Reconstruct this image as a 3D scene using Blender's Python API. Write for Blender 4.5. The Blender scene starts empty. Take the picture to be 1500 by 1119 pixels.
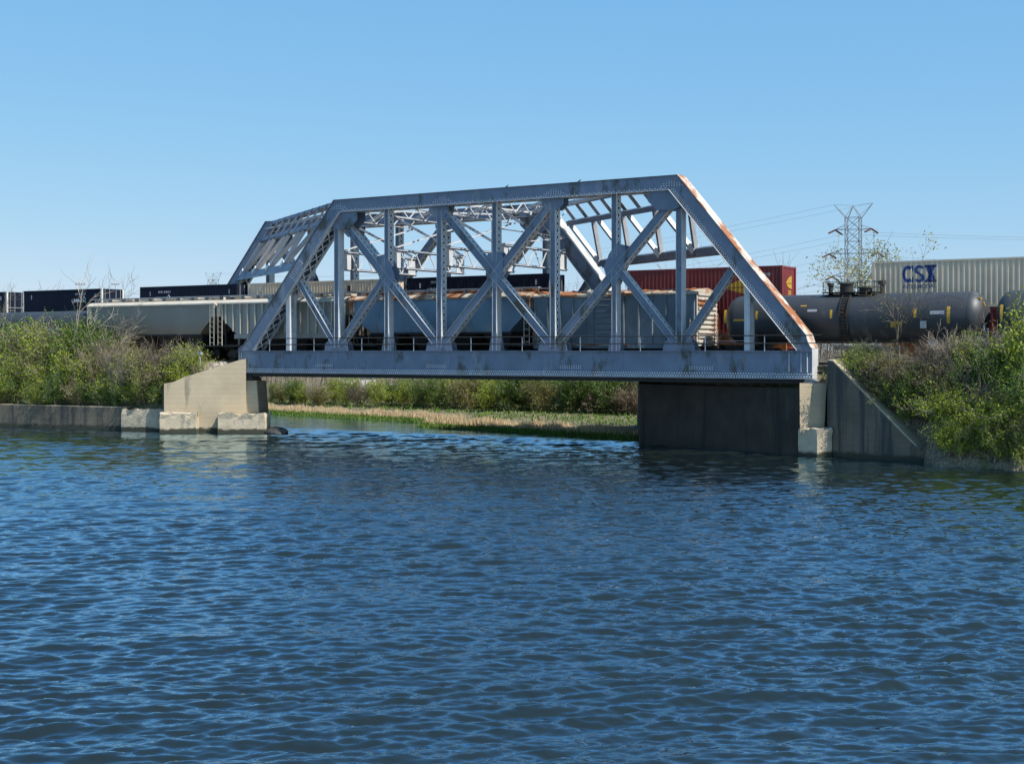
import bpy, bmesh, math, random
import numpy as np
from mathutils import Vector, Matrix
R = math.radians
scene = bpy.context.scene
COL = scene.collection
# ------------------------------------------------------------------ frame of the bridge: x along the truss, y across it, z above the water
OX, OY = -11.96, 94.43
GS = .5      # the banks were laid out half a metre nearer than the truss line
ANG = math.atan2(-.52402, .85172)
TX, TY = math.cos(ANG), math.sin(ANG)
def Wp(x, y, z=0.0): return Vector((OX + x*TX - y*TY, OY + x*TY + y*TX, z))
def Lp(X, Y): a, b = X-OX, Y-OY; return (a*TX + b*TY, -a*TY + b*TX)
def s_at(px, y, f=2000.0):
    r = (px-750)/f; o = Wp(0, y)
    return (r*o.y - o.x)/(TX - r*TY)
RAIL = 5.15
# ------------------------------------------------------------------ mesh builder
class MB:
    def __init__(s): s.v = []; s.f = []; s.m = []
    def add(s, vs, fs, mi=0):
        b = len(s.v); s.v.extend([tuple(v) for v in vs])
        for f in fs: s.f.append([i+b for i in f]); s.m.append(mi)
    def box(s, x0, x1, y0, y1, z0, z1, mi=0):
        s.add([(x0,y0,z0),(x1,y0,z0),(x1,y1,z0),(x0,y1,z0),(x0,y0,z1),(x1,y0,z1),(x1,y1,z1),(x0,y1,z1)],
              [(3,2,1,0),(4,5,6,7),(0,1,5,4),(1,2,6,5),(2,3,7,6),(3,0,4,7)], mi)
    def bar(s, p, q, w, h, up=(0,0,1), mi=0):
        p, q, up = Vector(p), Vector(q), Vector(up); u = (q-p).normalized()
        a = u.cross(up)
        if a.length < 1e-4: a = u.cross(Vector((1,0,0)))
        a.normalize(); b = a.cross(u); a = a*(w/2); b = b*(h/2)
        s.add([p-a-b,p+a-b,p+a+b,p-a+b,q-a-b,q+a-b,q+a+b,q-a+b], [(0,1,2,3),(7,6,5,4),(0,4,5,1),(1,5,6,2),(2,6,7,3),(3,7,4,0)], mi)
    def tube(s, p, q, r0, r1=None, n=6, mi=0, caps=True):
        p, q = Vector(p), Vector(q); r1 = r0 if r1 is None else r1
        u = (q-p).normalized(); a = u.orthogonal().normalized(); b = u.cross(a)
        vs = []
        for c, r in ((p, r0), (q, r1)):
            for k in range(n):
                t = 2*math.pi*k/n; vs.append(c + a*(r*math.cos(t)) + b*(r*math.sin(t)))
        fs = [(k, (k+1) % n, n+(k+1) % n, n+k) for k in range(n)]
        if caps: fs += [tuple(range(n-1,-1,-1)), tuple(range(n, 2*n))]
        s.add(vs, fs, mi)
    def prism(s, pts, axis, a, b, mi=0):      # polygon (2-D) extruded along an axis from a to b
        n = len(pts)
        def P(u, w, t): return {'y': (u,t,w), 'z': (u,w,t), 'x': (t,u,w)}[axis]
        s.add([P(u,w,a) for u,w in pts]+[P(u,w,b) for u,w in pts], [tuple(range(n)), tuple(range(2*n-1,n-1,-1))]+[(k,n+k,n+(k+1)%n,(k+1)%n) for k in range(n)], mi)
    def loft(s, rings, caps=True, mi=0):
        n = len(rings[0]); vs = [p for r in rings for p in r]; fs = []
        for j in range(len(rings)-1):
            for k in range(n): fs.append((j*n+k, j*n+(k+1)%n, (j+1)*n+(k+1)%n, (j+1)*n+k))
        if caps: fs += [tuple(range(n-1,-1,-1)), tuple(range((len(rings)-1)*n, len(rings)*n))]
        s.add(vs, fs, mi)
    def rivet(s, p, nrm, r=.04, mi=1):  # default slot is the paler paint, a sun glint coloured onto each head
        r *= 1.15; p, nrm = Vector(p), Vector(nrm).normalized(); a = nrm.orthogonal().normalized(); b = nrm.cross(a)
        vs = [p + a*(r*math.cos(k*1.0472)) + b*(r*math.sin(k*1.0472)) for k in range(6)] + [p + nrm*r*.8]
        s.add(vs, [(k,(k+1)%6,6) for k in range(6)], mi)
    def build(s, name, mats, parent=None, smooth=False, fix=True):
        me = bpy.data.meshes.new(name); me.from_pydata(s.v, [], s.f)
        if not isinstance(mats, (list, tuple)): mats = [mats]
        for m in mats: me.materials.append(m)
        if len(mats) > 1: me.polygons.foreach_set('material_index', s.m)
        if fix:
            bm = bmesh.new(); bm.from_mesh(me); bmesh.ops.recalc_face_normals(bm, faces=bm.faces); bm.to_mesh(me); bm.free()
        if smooth: me.polygons.foreach_set('use_smooth', [True]*len(me.polygons))
        me.update()
        o = bpy.data.objects.new(name, me); COL.objects.link(o)
        if parent: o.parent = parent
        return o
def smooth_angle(o, deg=35):
    me = o.data; bm = bmesh.new(); bm.from_mesh(me)
    for e in bm.edges:
        e.smooth = not (len(e.link_faces) == 2 and e.calc_face_angle(0) > R(deg))
    for f in bm.faces: f.smooth = True
    bm.to_mesh(me); bm.free(); return o
def tag(o, label=None, cat=None, group=None, kind=None):
    if label: o['label'] = label
    if cat: o['category'] = cat
    if group: o['group'] = group
    if kind: o['kind'] = kind
    return o
def thing(name, label, cat, loc, rz=ANG, group=None):
    o = bpy.data.objects.new(name, None); COL.objects.link(o); o.empty_display_size = .5
    o.location = loc; o.rotation_euler = (0,0,rz); return tag(o, label, cat, group)
def kids(o): return [c for c in bpy.data.objects if c.parent == o]
def copy_tree(o, parent=None, children=None):
    c = o.copy(); COL.objects.link(c)
    if parent: c.parent = parent
    for ch in kids(o): copy_tree(ch, c)
    return c
# ------------------------------------------------------------------ materials
def newmat(name):
    m = bpy.data.materials.new(name); m.use_nodes = True
    nt = m.node_tree; return m, nt, nt.nodes['Principled BSDF']
def noise(nt, scale, detail=4, stretch=(1,1,1), rough=.55, coord='Object'):
    tc = nt.nodes.new('ShaderNodeTexCoord'); mp = nt.nodes.new('ShaderNodeMapping'); mp.inputs['Scale'].default_value = stretch
    n = nt.nodes.new('ShaderNodeTexNoise'); n.inputs['Scale'].default_value = scale; n.inputs['Detail'].default_value = detail; n.inputs['Roughness'].default_value = rough
    nt.links.new(tc.outputs[coord], mp.inputs[0]); nt.links.new(mp.outputs[0], n.inputs['Vector']); return n
def ramp(nt, src, a, b, ca=(0,0,0,1), cb=(1,1,1,1)):
    r = nt.nodes.new('ShaderNodeValToRGB'); e = r.color_ramp.elements
    e[0].position = a; e[1].position = b; e[0].color = ca; e[1].color = cb
    nt.links.new(src, r.inputs[0]); return r
def mix(nt, fac, a, b, mode='MIX'):
    m = nt.nodes.new('ShaderNodeMix'); m.data_type = 'RGBA'; m.blend_type = mode
    for sock, val in ((m.inputs[0], fac), (m.inputs[6], a), (m.inputs[7], b)):
        if hasattr(val, 'is_linked') or hasattr(val, 'links'): nt.links.new(val, sock)
        elif isinstance(val, (int, float)): sock.default_value = val
        else: sock.default_value = tuple(val)+((1,) if len(val) == 3 else ())
    return m.outputs[2]
def pmat(name, col, rough=.6, var=.2, vscale=1.2, stains=(), bump=None, metal=0.0, spec=.5):
    m, nt, b = newmat(name)
    n = noise(nt, vscale, 5)
    lo = [c*(1-var) for c in col]; hi = [min(1, c*(1+var)) for c in col]
    c = ramp(nt, n.outputs[0], .3, .7, tuple(lo)+(1,), tuple(hi)+(1,)).outputs[0]
    for (sc, amt, scale, stretch) in stains:       # a stain: colour, coverage 0..1, scale, stretch
        sn = noise(nt, scale, 7, stretch, .65)
        k = .72 - .42*amt
        c = mix(nt, ramp(nt, sn.outputs[0], k, k+.1).outputs[0], c, sc)
    nt.links.new(c, b.inputs['Base Color']); b.inputs['Roughness'].default_value = rough; b.inputs['Metallic'].default_value = metal
    b.inputs['Specular IOR Level'].default_value = spec
    if bump:
        bn = noise(nt, bump[0], 6); bp = nt.nodes.new('ShaderNodeBump'); bp.inputs['Strength'].default_value = bump[1]; bp.inputs['Distance'].default_value = bump[2] if len(bump) > 2 else .05
        nt.links.new(bn.outputs[0], bp.inputs['Height']); nt.links.new(bp.outputs[0], b.inputs['Normal'])
    return m
RUST = (.26,.095,.03); DKRUST = (.07,.035,.02); GRIME = (.05,.05,.04)
BLUE = (.135,.165,.22)
M = {}
M['steel'] = pmat('painted_steel', BLUE, .5, .16, .9, [((.24,.25,.27), .3, .7, (1,1,.35)), ((.055,.055,.038), .4, .8, (1,1,.5)), (RUST, .2, 1.3, (1.6,1,.3))], (14,.08,.02))
M['steel_dirty'] = pmat('weathered_steel', (.2,.22,.25), .55, .22, .9, [((.075,.075,.055), .4, .9, (1,1,.5)), (RUST, .22, 1.3, (1,1,.4))], (14,.08,.02))
M['lace'] = pmat('lacing_and_glint_steel', (.47,.47,.47), .5, .12, 1.5, [(RUST, .12, 1.2, (1,1,1))])  # pale lacing paint; on rivet heads it paints in the sun's glint
M['rust_plate'] = pmat('rusted_cover_plate', (.5,.43,.36), .7, .2, 1.2, [(RUST, .66, .75, (1,1,1)), ((.16,.055,.02), .36, 1.6, (1,1,1)), ((.6,.55,.5), .2, 4, (1,1,1))], (20,.15,.02))
M['pale_plate'] = pmat('pale_cover_plate', (.42,.4,.37), .65, .15, 1, [(RUST, .25, .7, (1,1,1))])
M['rust_batten'] = pmat('rusted_batten', (.28,.28,.29), .7, .2, 1, [(RUST, .55, .8, (1,1,1))])
M['under'] = pmat('grimy_shade_steel', (.02,.019,.018), .8, .3, 1)  # near-black: grime plus the shade below the girder, put into the colour
M['rail'] = pmat('worn_rail_steel', (.12,.08,.06), .4, .2, 2)
M['tie'] = pmat('tarred_timber', (.06,.045,.035), .85, .3, 3)
M['timber'] = pmat('weathered_timber', (.14,.11,.085), .85, .3, 3, [((.05,.04,.03), .3, 2, (1,1,.3))])
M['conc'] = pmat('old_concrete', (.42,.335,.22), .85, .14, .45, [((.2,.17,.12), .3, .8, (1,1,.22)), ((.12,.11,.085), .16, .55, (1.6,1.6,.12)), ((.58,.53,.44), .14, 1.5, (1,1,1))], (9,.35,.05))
M['conc_dark'] = pmat('stained_shade_concrete', (.125,.103,.072), .9, .25, .6, [((.05,.047,.042), .5, .8, (1.5,1.5,.1)), ((.3,.27,.22), .14, .9, (2,2,.12))], (9,.4,.05))  # streaky stains, and a base darkened to carry shade on faces away from the sun
M['conc_black'] = pmat('stained_shadow_concrete', (.034,.027,.019), .9, .35, .6, [((.016,.014,.012), .4, .8, (1.5,1.5,.1)), ((.07,.055,.037), .22, .9, (2,2,.12))], (9,.3,.04))  # dark stains plus the deep shadow under the bridge, both in the colour
M['conc_rough'] = pmat('broken_concrete', (.41,.34,.24), .95, .18, 1.5, [((.22,.2,.16), .3, 1.4, (1,1,.4)), ((.1,.09,.07), .12, .8, (1.5,1.5,.2))], (7,.45,.08))
M['conc_form'] = M['conc']
def formwork(m):     # faint board marks: horizontal lines every 0.35 m
    nt = m.node_tree; b = nt.nodes['Principled BSDF']
    tc = nt.nodes.new('ShaderNodeTexCoord'); w = nt.nodes.new('ShaderNodeTexWave'); w.bands_direction = 'Z'; w.inputs['Scale'].default_value = .9; w.inputs['Distortion'].default_value = .6; w.inputs['Detail'].default_value = 2
    nt.links.new(tc.outputs['Object'], w.inputs[0])
    old = b.inputs['Base Color'].links[0].from_socket
    nt.links.new(mix(nt, ramp(nt, w.outputs[0], .0, .1, (.9,.9,.9,1), (1,1,1,1)).outputs[0], (0,0,0), old, 'MIX'), b.inputs['Base Color'])
for k in ('conc', 'conc_dark'): formwork(M[k])
def tidemark(m):      # damp, weedy band where the concrete meets the river
    nt = m.node_tree; b = nt.nodes['Principled BSDF']; old = b.inputs['Base Color'].links[0].from_socket
    g = nt.nodes.new('ShaderNodeNewGeometry'); sx = nt.nodes.new('ShaderNodeSeparateXYZ'); nt.links.new(g.outputs['Position'], sx.inputs[0])
    n = noise(nt, 1.6, 5); a = nt.nodes.new('ShaderNodeMath'); a.operation = 'MULTIPLY_ADD'; a.inputs[1].default_value = -.45; nt.links.new(n.outputs[0], a.inputs[0]); nt.links.new(sx.outputs[2], a.inputs[2])
    k = ramp(nt, a.outputs[0], .0, .14, (1,1,1,1), (0,0,0,1))
    nt.links.new(mix(nt, k.outputs[0], old, (.035,.036,.022)), b.inputs['Base Color'])
for k in ('conc', 'conc_dark', 'conc_rough'): tidemark(M[k])
M['dark'] = pmat('black_running_gear', (.022,.02,.018), .75, .3, 2, [(DKRUST, .4, 1.5, (1,1,1))])
M['hop_grey'] = pmat('grey_hopper_paint', (.235,.2,.155), .55, .12, .5, [((.2,.19,.17), .36, .9, (2.2,1,.12)), ((.2,.12,.07), .1, 1.3, (1,1,.3))], (12,.05,.02))
M['hop_pale'] = pmat('pale_hopper_paint', (.48,.42,.33), .6, .1, .7, [((.3,.26,.2), .3, 1, (1.5,1,.2)), (RUST, .1, 1.1, (1,1,.4))])
M['hop_ribbed'] = pmat('ribbed_hopper_paint', (.28,.255,.215), .55, .15, .6, [((.17,.17,.16), .36, .8, (1.3,1,.4)), (RUST, .1, 1, (1,1,.3))])
M['hop_blue'] = pmat('faded_blue_hopper_paint', (.14,.22,.29), .55, .2, .5, [((.27,.29,.27), .36, .6, (1,1,.4)), (RUST, .24, .7, (1.2,1,.35)), (DKRUST, .14, 1.2, (1.5,1,.2))])
M['rust_roof'] = pmat('rusted_roof_sheet', (.42,.36,.27), .75, .25, .6, [(RUST, .68, .55, (1,1,1)), (DKRUST, .3, 1.2, (1,1,1))], (12,.2,.03))
M['box_blue'] = pmat('faded_teal_boxcar_paint', (.13,.155,.175), .6, .2, .6, [((.22,.24,.23), .3, .7, (1,1,.4)), (RUST, .14, 1, (1.5,1,.3)), (GRIME, .2, .8, (1,1,.4))])
M['box_end'] = pmat('boxcar_end_paint', (.46,.42,.36), .65, .15, 1, [(RUST, .36, 1, (1,.4,1))])
M['tank'] = pmat('black_tank_paint', (.036,.038,.041), .5, .2, .5, [((.09,.085,.08), .3, .8, (1.5,1,.3))], (6,.02,.02))
M['tank_grey'] = pmat('grey_tank_paint', (.2,.21,.22), .45, .15, .6)
M['yellow'] = pmat('yellow_marking', (.42,.25,.02), .6, .15, 2)
M['white'] = pmat('white_marking', (.72,.7,.66), .6, .1, 2)
M['pale_mark'] = pmat('pale_stencil', (.3,.31,.32), .6, .1, 2)
M['red'] = pmat('red_marking', (.5,.04,.04), .6, .1, 2)
M['c_blue'] = pmat('navy_container_paint', (.007,.010,.022), .75, .2, .6, [((.014,.018,.03), .2, 1, (1,1,.4))], spec=.2)
M['c_red'] = pmat('maroon_container_paint', (.17,.019,.018), .5, .2, .7, [((.11,.025,.02), .25, 1, (1,1,.3))])
M['c_beige'] = pmat('beige_container_paint', (.62,.49,.345), .6, .12, .8, [((.33,.28,.2), .2, 1, (1,1,.3)), (RUST, .06, 1.2, (1,1,1))])
M['c_navy'] = pmat('blue_lettering', (.012,.04,.17), .5, .1, 2)
M['post_white'] = pmat('pale_corner_post', (.6,.57,.5), .6, .12, 1.5, [(RUST, .18, 1.5, (1,1,1))])
M['galv'] = pmat('galvanised_steel', (.3,.31,.32), .5, .15, 2)
M['pylon'] = pmat('weathered_pylon_steel', (.19,.2,.21), .6, .15, 2)
M['insul'] = pmat('brown_insulator', (.1,.035,.02), .35, .15, 2)
M['wire'] = pmat('aluminium_wire', (.16,.17,.18), .5, .1, 2)
M['shed'] = pmat('white_shed_paint', (.75,.75,.74), .6, .05, 1)
M['roofing'] = pmat('grey_shed_roof', (.2,.19,.18), .8, .1, 2)
M['rock'] = pmat('wet_rock', (.03,.028,.025), .6, .4, 3, (), (8,.6,.06))
M['feather'] = pmat('dark_feathers', (.03,.03,.035), .6, .3, 9)
M['bark'] = pmat('grey_bark', (.26,.22,.17), .9, .3, 4)
M['bark_pale'] = pmat('pale_dead_bark', (.33,.28,.22), .9, .25, 4)
M['bark_dark'] = pmat('dark_bark', (.1,.08,.06), .9, .3, 4)
M['twig_red'] = pmat('brown_twigs', (.22,.175,.13), .9, .3, 3)
def leafmat(name, c0, c1, trans=.35):
    m, nt, b = newmat(name); out = nt.nodes['Material Output']
    g = nt.nodes.new('ShaderNodeNewGeometry'); c = ramp(nt, g.outputs['Random Per Island'], 0, 1, c0+(1,), c1+(1,)).outputs[0]
    b.inputs['Roughness'].default_value = .6; b.inputs['Specular IOR Level'].default_value = .3; nt.links.new(c, b.inputs['Base Color'])
    t = nt.nodes.new('ShaderNodeBsdfTranslucent'); nt.links.new(c, t.inputs[0]); mx = nt.nodes.new('ShaderNodeMixShader'); mx.inputs[0].default_value = trans
    nt.links.new(b.outputs[0], mx.inputs[1]); nt.links.new(t.outputs[0], mx.inputs[2]); nt.links.new(mx.outputs[0], out.inputs[0]); return m
M['leaf_lime'] = leafmat('lime_leaves', (.14,.21,.015), (.33,.38,.03))
M['leaf_green'] = leafmat('green_leaves', (.035,.09,.010), (.12,.2,.018))
M['leaf_olive'] = leafmat('olive_buds', (.12,.12,.03), (.26,.24,.07))
M['leaf_willow'] = leafmat('willow_buds', (.2,.21,.07), (.34,.34,.14))
M['leaf_brown'] = leafmat('dry_leaves', (.1,.07,.04), (.2,.14,.08))
M['reed'] = leafmat('dry_reeds', (.45,.33,.18), (.7,.56,.36), .25)
M['grass'] = leafmat('marsh_grass', (.07,.15,.02), (.16,.25,.04), .35)
# ------------------------------------------------------------------ terrain
def ip(v, xs, ys): return np.interp(v, xs, ys)
def yw_left(x): return ip(x, [-80,-29,-17.5,-14.2,-13.2,-8.5,-8], [-14.6,-4.5,-2.2,-2.2,-1.9,.9,.9])
def wing_top(x): return ip(x, [34.7,39.9], [5.3,1.1])
def yshore(x): return ip(x, [-120,-60,-25,-6.2,-2.2,-1.7,20.1,24], [52,34,21.7,17.3,16.2,11.9,6.1,5.2])
def ground_h(x, y):
    x = np.asarray(x, float); y = np.asarray(y, float) + GS
    h = np.full(np.broadcast(x, y).shape, -2.0)
    yw = yw_left(x)
    d = (y-yw)/np.maximum(.9-yw, .3)
    left = np.where(y < yw, -2., np.where(y < .9, 1.45+3.3*np.clip(d,0,1)**1.15, ip(y, [.9,9.3,11,14,15], [4.75,4.75,3.6,.1,-2])))
    h = np.where(x < -9.8-1.59*np.clip(y,-3,20), np.maximum(h, left), h)
    xr = ip(y, [-4,-.5,3.3,11.9,30], [36.8,36.6,25.0,19.8,14.6])
    a = ip(x, [40.2,41.4], [0,1])
    yb = ip(x,[34.7,40.2],[.8,-.5])*(1-a) - 3.2*a
    low = wing_top(np.minimum(x,39.9))*(1-a) + .2*a - .25*(1-a)
    dr = np.clip((y-yb)/np.maximum(.9-yb,.3), 0, 1)
    right = np.where(y < yb-.25, -2., np.where(y < .9, low+(4.75-low)*dr, ip(y, [.9,9.3,11,15], [4.75,4.75,3.6,1.4])))
    h = np.where(x > xr, np.maximum(h, right), h)
    ds = y - yshore(x)
    far = ip(ds, [-.3,0,.6,6,20,60,400], [-2,-.1,.15,.4,.9,1.8,2.8])
    h = np.where(y > 4.5, np.maximum(h, np.where(ds > -.3, far, -2)), h)
    return h
def gh(x, y): return float(ground_h(x, y))
def axis(lo, fine0, fine1, hi, step, grow=1.25):
    a = list(np.arange(fine0, fine1, step)); s = step; v = a[-1]
    while v < hi: s *= grow; v += s; a.append(v)
    s = step; v = a[0]
    while v > lo: s *= grow; v -= s; a.insert(0, v)
    return np.array(a)
def grid_mesh(name, xs, ys, Z, mats, smooth=True):
    nx, ny = len(xs), len(ys); X, Y = np.meshgrid(xs, ys)
    co = np.stack([X, Y, Z], -1).reshape(-1, 3)
    i = np.arange(nx*ny).reshape(ny, nx)
    q = np.stack([i[:-1,:-1], i[:-1,1:], i[1:,1:], i[1:,:-1]], -1).reshape(-1, 4)
    me = bpy.data.meshes.new(name); me.vertices.add(len(co)); me.vertices.foreach_set('co', co.ravel().astype(np.float32))
    me.loops.add(q.size); me.loops.foreach_set('vertex_index', q.ravel().astype(np.int32))
    me.polygons.add(len(q)); me.polygons.foreach_set('loop_start', (np.arange(len(q))*4).astype(np.int32))
    if smooth: me.polygons.foreach_set('use_smooth', np.ones(len(q), bool))
    me.update(calc_edges=True); me.validate()
    for m in mats: me.materials.append(m)
    o = bpy.data.objects.new(name, me); COL.objects.link(o); return o
def ground_mat():
    m, nt, b = newmat('bank_soil')
    n1 = noise(nt, .35, 6); n2 = noise(nt, 3.5, 6); n3 = noise(nt, 14, 4)
    c = ramp(nt, n2.outputs[0], .3, .7, (.09,.07,.045,1), (.21,.17,.11,1)).outputs[0]
    c = mix(nt, ramp(nt, n1.outputs[0], .48, .6).outputs[0], c, (.07,.085,.03))
    c = mix(nt, ramp(nt, n3.outputs[0], .55, .62).outputs[0], c, (.3,.26,.2))
    nt.links.new(c, b.inputs['Base Color']); b.inputs['Roughness'].default_value = .95; b.inputs['Specular IOR Level'].default_value = .1
    bp = nt.nodes.new('ShaderNodeBump'); bp.inputs['Strength'].default_value = .8; bp.inputs['Distance'].default_value = .15
    nt.links.new(n2.outputs[0], bp.inputs['Height']); nt.links.new(bp.outputs[0], b.inputs['Normal']); return m
gx = axis(-4000, -60, 62, 4000, .4); gy = axis(-400, -14, 42, 4000, .35)
GX, GY = np.meshgrid(gx, gy); GZ = ground_h(GX, GY)
rs = np.random.RandomState(3); GZ = GZ + np.where(GZ > .3, rs.normal(0, .05, GZ.shape), 0)
g = grid_mesh('ground', gx, gy, GZ, [ground_mat()]); g.location = Wp(0,0); g.rotation_euler.z = ANG; tag(g, kind='structure')
# ballast under the tracks, one shoulder each side
def gravel_mat():
    m, nt, b = newmat('limestone_ballast')
    tc = nt.nodes.new('ShaderNodeTexCoord'); v = nt.nodes.new('ShaderNodeTexVoronoi'); v.inputs['Scale'].default_value = 9
    nt.links.new(tc.outputs['Object'], v.inputs['Vector'])
    c = ramp(nt, v.outputs['Color'], .1, .9, (.2,.165,.12,1), (.6,.53,.43,1)).outputs[0]
    n = noise(nt, .8, 4); c = mix(nt, ramp(nt, n.outputs[0], .5, .7).outputs[0], c, (.14,.11,.08))
    nt.links.new(c, b.inputs['Base Color']); b.inputs['Roughness'].default_value = .95; b.inputs['Specular IOR Level'].default_value = .15
    bp = nt.nodes.new('ShaderNodeBump'); bp.inputs['Strength'].default_value = 1; bp.inputs['Distance'].default_value = .08; bp.invert = True
    nt.links.new(v.outputs['Distance'], bp.inputs['Height']); nt.links.new(bp.outputs[0], b.inputs['Normal']); return m
M['gravel'] = gravel_mat()
def ballast(xend, prof):
    ys = np.array([p[0] for p in prof]); zs = np.array([p[1] for p in prof]); mb = MB(); rng = random.Random(5)
    n = len(ys); N = 160
    for k in range(N+1):
        t = k/N
        for y, z in prof:
            x0, x1 = xend(y); tt = t**2.2 if x1 < x0 else t**2.2
            x = x0 + (x1-x0)*tt
            mb.v.append((x, y+rng.uniform(-.06,.06), z+rng.uniform(-.05,.05)))
    for k in range(N):
        for j in range(n-1): mb.f.append([k*n+j, k*n+j+1, (k+1)*n+j+1, (k+1)*n+j]); mb.m.append(0)
    o = mb.build('track_ballast', M['gravel'], smooth=False); o.location = Wp(0,-GS); o.rotation_euler.z = ANG; return tag(o, kind='structure')
profL = [(-1.9,2.75),(-1.4,3.3),(-.9,3.75),(-.4,4.25),(.1,4.7),(.6,5.0),(1.5,5.02),(3,5.02),(5,5.02),(7,5.02),(8.7,5.0),(9.6,4.5),(11,3.7)]
ballast(lambda y: (min(-9.6-1.59*max(y,-.6), -9.4+(y+.1)*1.742 if y < .4 else 0), -220), profL)
profR = [(-1.2,2.9),(-.7,3.5),(-.3,4.0),(.1,4.4),(.5,4.8),(.9,5.0),(1.5,5.02),(3,5.02),(5,5.02),(7,5.02),(8.7,5.0),(9.6,4.5),(11,3.7)]
ballast(lambda y: (float(ip(y,[-1.2,.3,.5,.9,3.3,11.9],[43,42.5,37.5,35.6,23.6,19.4])), 220), profR)
# ------------------------------------------------------------------ water
def water_mat():
    m, nt, b = newmat('river_water')
    b.inputs['Base Color'].default_value = (.011,.016,.013,1); b.inputs['Roughness'].default_value = .5; b.inputs['Specular IOR Level'].default_value = 0
    n = noise(nt, 3.2, 3, (.55,1.3,1)); n2 = noise(nt, 9, 2, (.6,1.2,1))
    a = nt.nodes.new('ShaderNodeMath'); a.operation = 'MULTIPLY_ADD'; a.inputs[1].default_value = .35
    nt.links.new(n2.outputs[0], a.inputs[0]); nt.links.new(n.outputs[0], a.inputs[2])
    bp = nt.nodes.new('ShaderNodeBump'); bp.inputs['Strength'].default_value = .4; bp.inputs['Distance'].default_value = .035
    nt.links.new(a.outputs[0], bp.inputs['Height']); nt.links.new(bp.outputs[0], b.inputs['Normal'])
    fr = nt.nodes.new('ShaderNodeFresnel'); fr.inputs['IOR'].default_value = 1.36; nt.links.new(bp.outputs[0], fr.inputs['Normal'])
    gl = nt.nodes.new('ShaderNodeBsdfGlossy'); gl.inputs['Color'].default_value = (.7,.88,1,1); gl.inputs['Roughness'].default_value = .05; nt.links.new(bp.outputs[0], gl.inputs['Normal'])
    mx = nt.nodes.new('ShaderNodeMixShader'); gn = nt.nodes.new('ShaderNodeMath'); gn.operation = 'MULTIPLY'; gn.use_clamp = True; gn.inputs[1].default_value = 1.95; nt.links.new(fr.outputs[0], gn.inputs[0]); nt.links.new(gn.outputs[0], mx.inputs[0]); nt.links.new(b.outputs[0], mx.inputs[1]); nt.links.new(gl.outputs[0], mx.inputs[2])
    nt.links.new(mx.outputs[0], nt.nodes['Material Output'].inputs[0]); return m
def sstep(a, b, v): t = np.clip((v-a)/(b-a), 0, 1); return t*t*(3-2*t)
ysw = [6.0]
while ysw[-1] < 150: ysw.append(ysw[-1] + max(.045, .0019*ysw[-1]))
while ysw[-1] < 500: ysw.append(ysw[-1]*1.12)
ysw = np.array([-150., -60., -20., 0.] + ysw)
xsw = [0.]
while xsw[-1] < 17: xsw.append(xsw[-1]+.06)
while xsw[-1] < 50: xsw.append(xsw[-1]+.06+.01*(xsw[-1]-17))
while xsw[-1] < 500: xsw.append(xsw[-1]*1.2)
xsw = np.array([-v for v in xsw[:0:-1]] + xsw)
X, Y = np.meshgrid(xsw, ysw); LX = (X-OX)*TX + (Y-OY)*TY; LY = -(X-OX)*TY + (Y-OY)*TX
rw = np.random.RandomState(11); Z = np.zeros_like(X)
for k in range(110):
    lam = .16*(8.0**rw.uniform()**1.4) if k > 13 else rw.uniform(1.8,5.5) ; th = rw.normal(math.pi/2+.12, .36); kk = 2*math.pi/lam
    slope = .036*(lam/1.2)**(-.12)*(.55 if k <= 13 else 1)
    wx = (X*math.cos(th)+Y*math.sin(th))*kk + rw.uniform(0, 6.28)
    fade = np.clip((lam/(np.maximum(Y,6)*.0019) - 2.2)/2, 0, 1)
    Z += fade*slope/kk*(np.sin(wx)+.18*np.cos(2*wx))
gust = .5+.5*np.sin(X*.05+Y*.09+1.3*np.sin(Y*.07+X*.03))*np.cos(Y*.05-X*.04+2)
gust = np.clip(gust + .35*np.sin(X*.21+.6*np.sin(Y*.17))*np.sin(Y*.26+X*.05), 0, 1)
amp = (.6+.75*gust)*(1-.8*sstep(3.5, 6, LY))*(1-.2*sstep(-9,-3,LY)*(1-sstep(-1.5,.3,LY)))
Z *= amp*np.where((np.abs(X) < 120) & (Y < 150), 1, 0)
wt = grid_mesh('water', xsw, ysw, Z, [water_mat()]); tag(wt, kind='structure')
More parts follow.
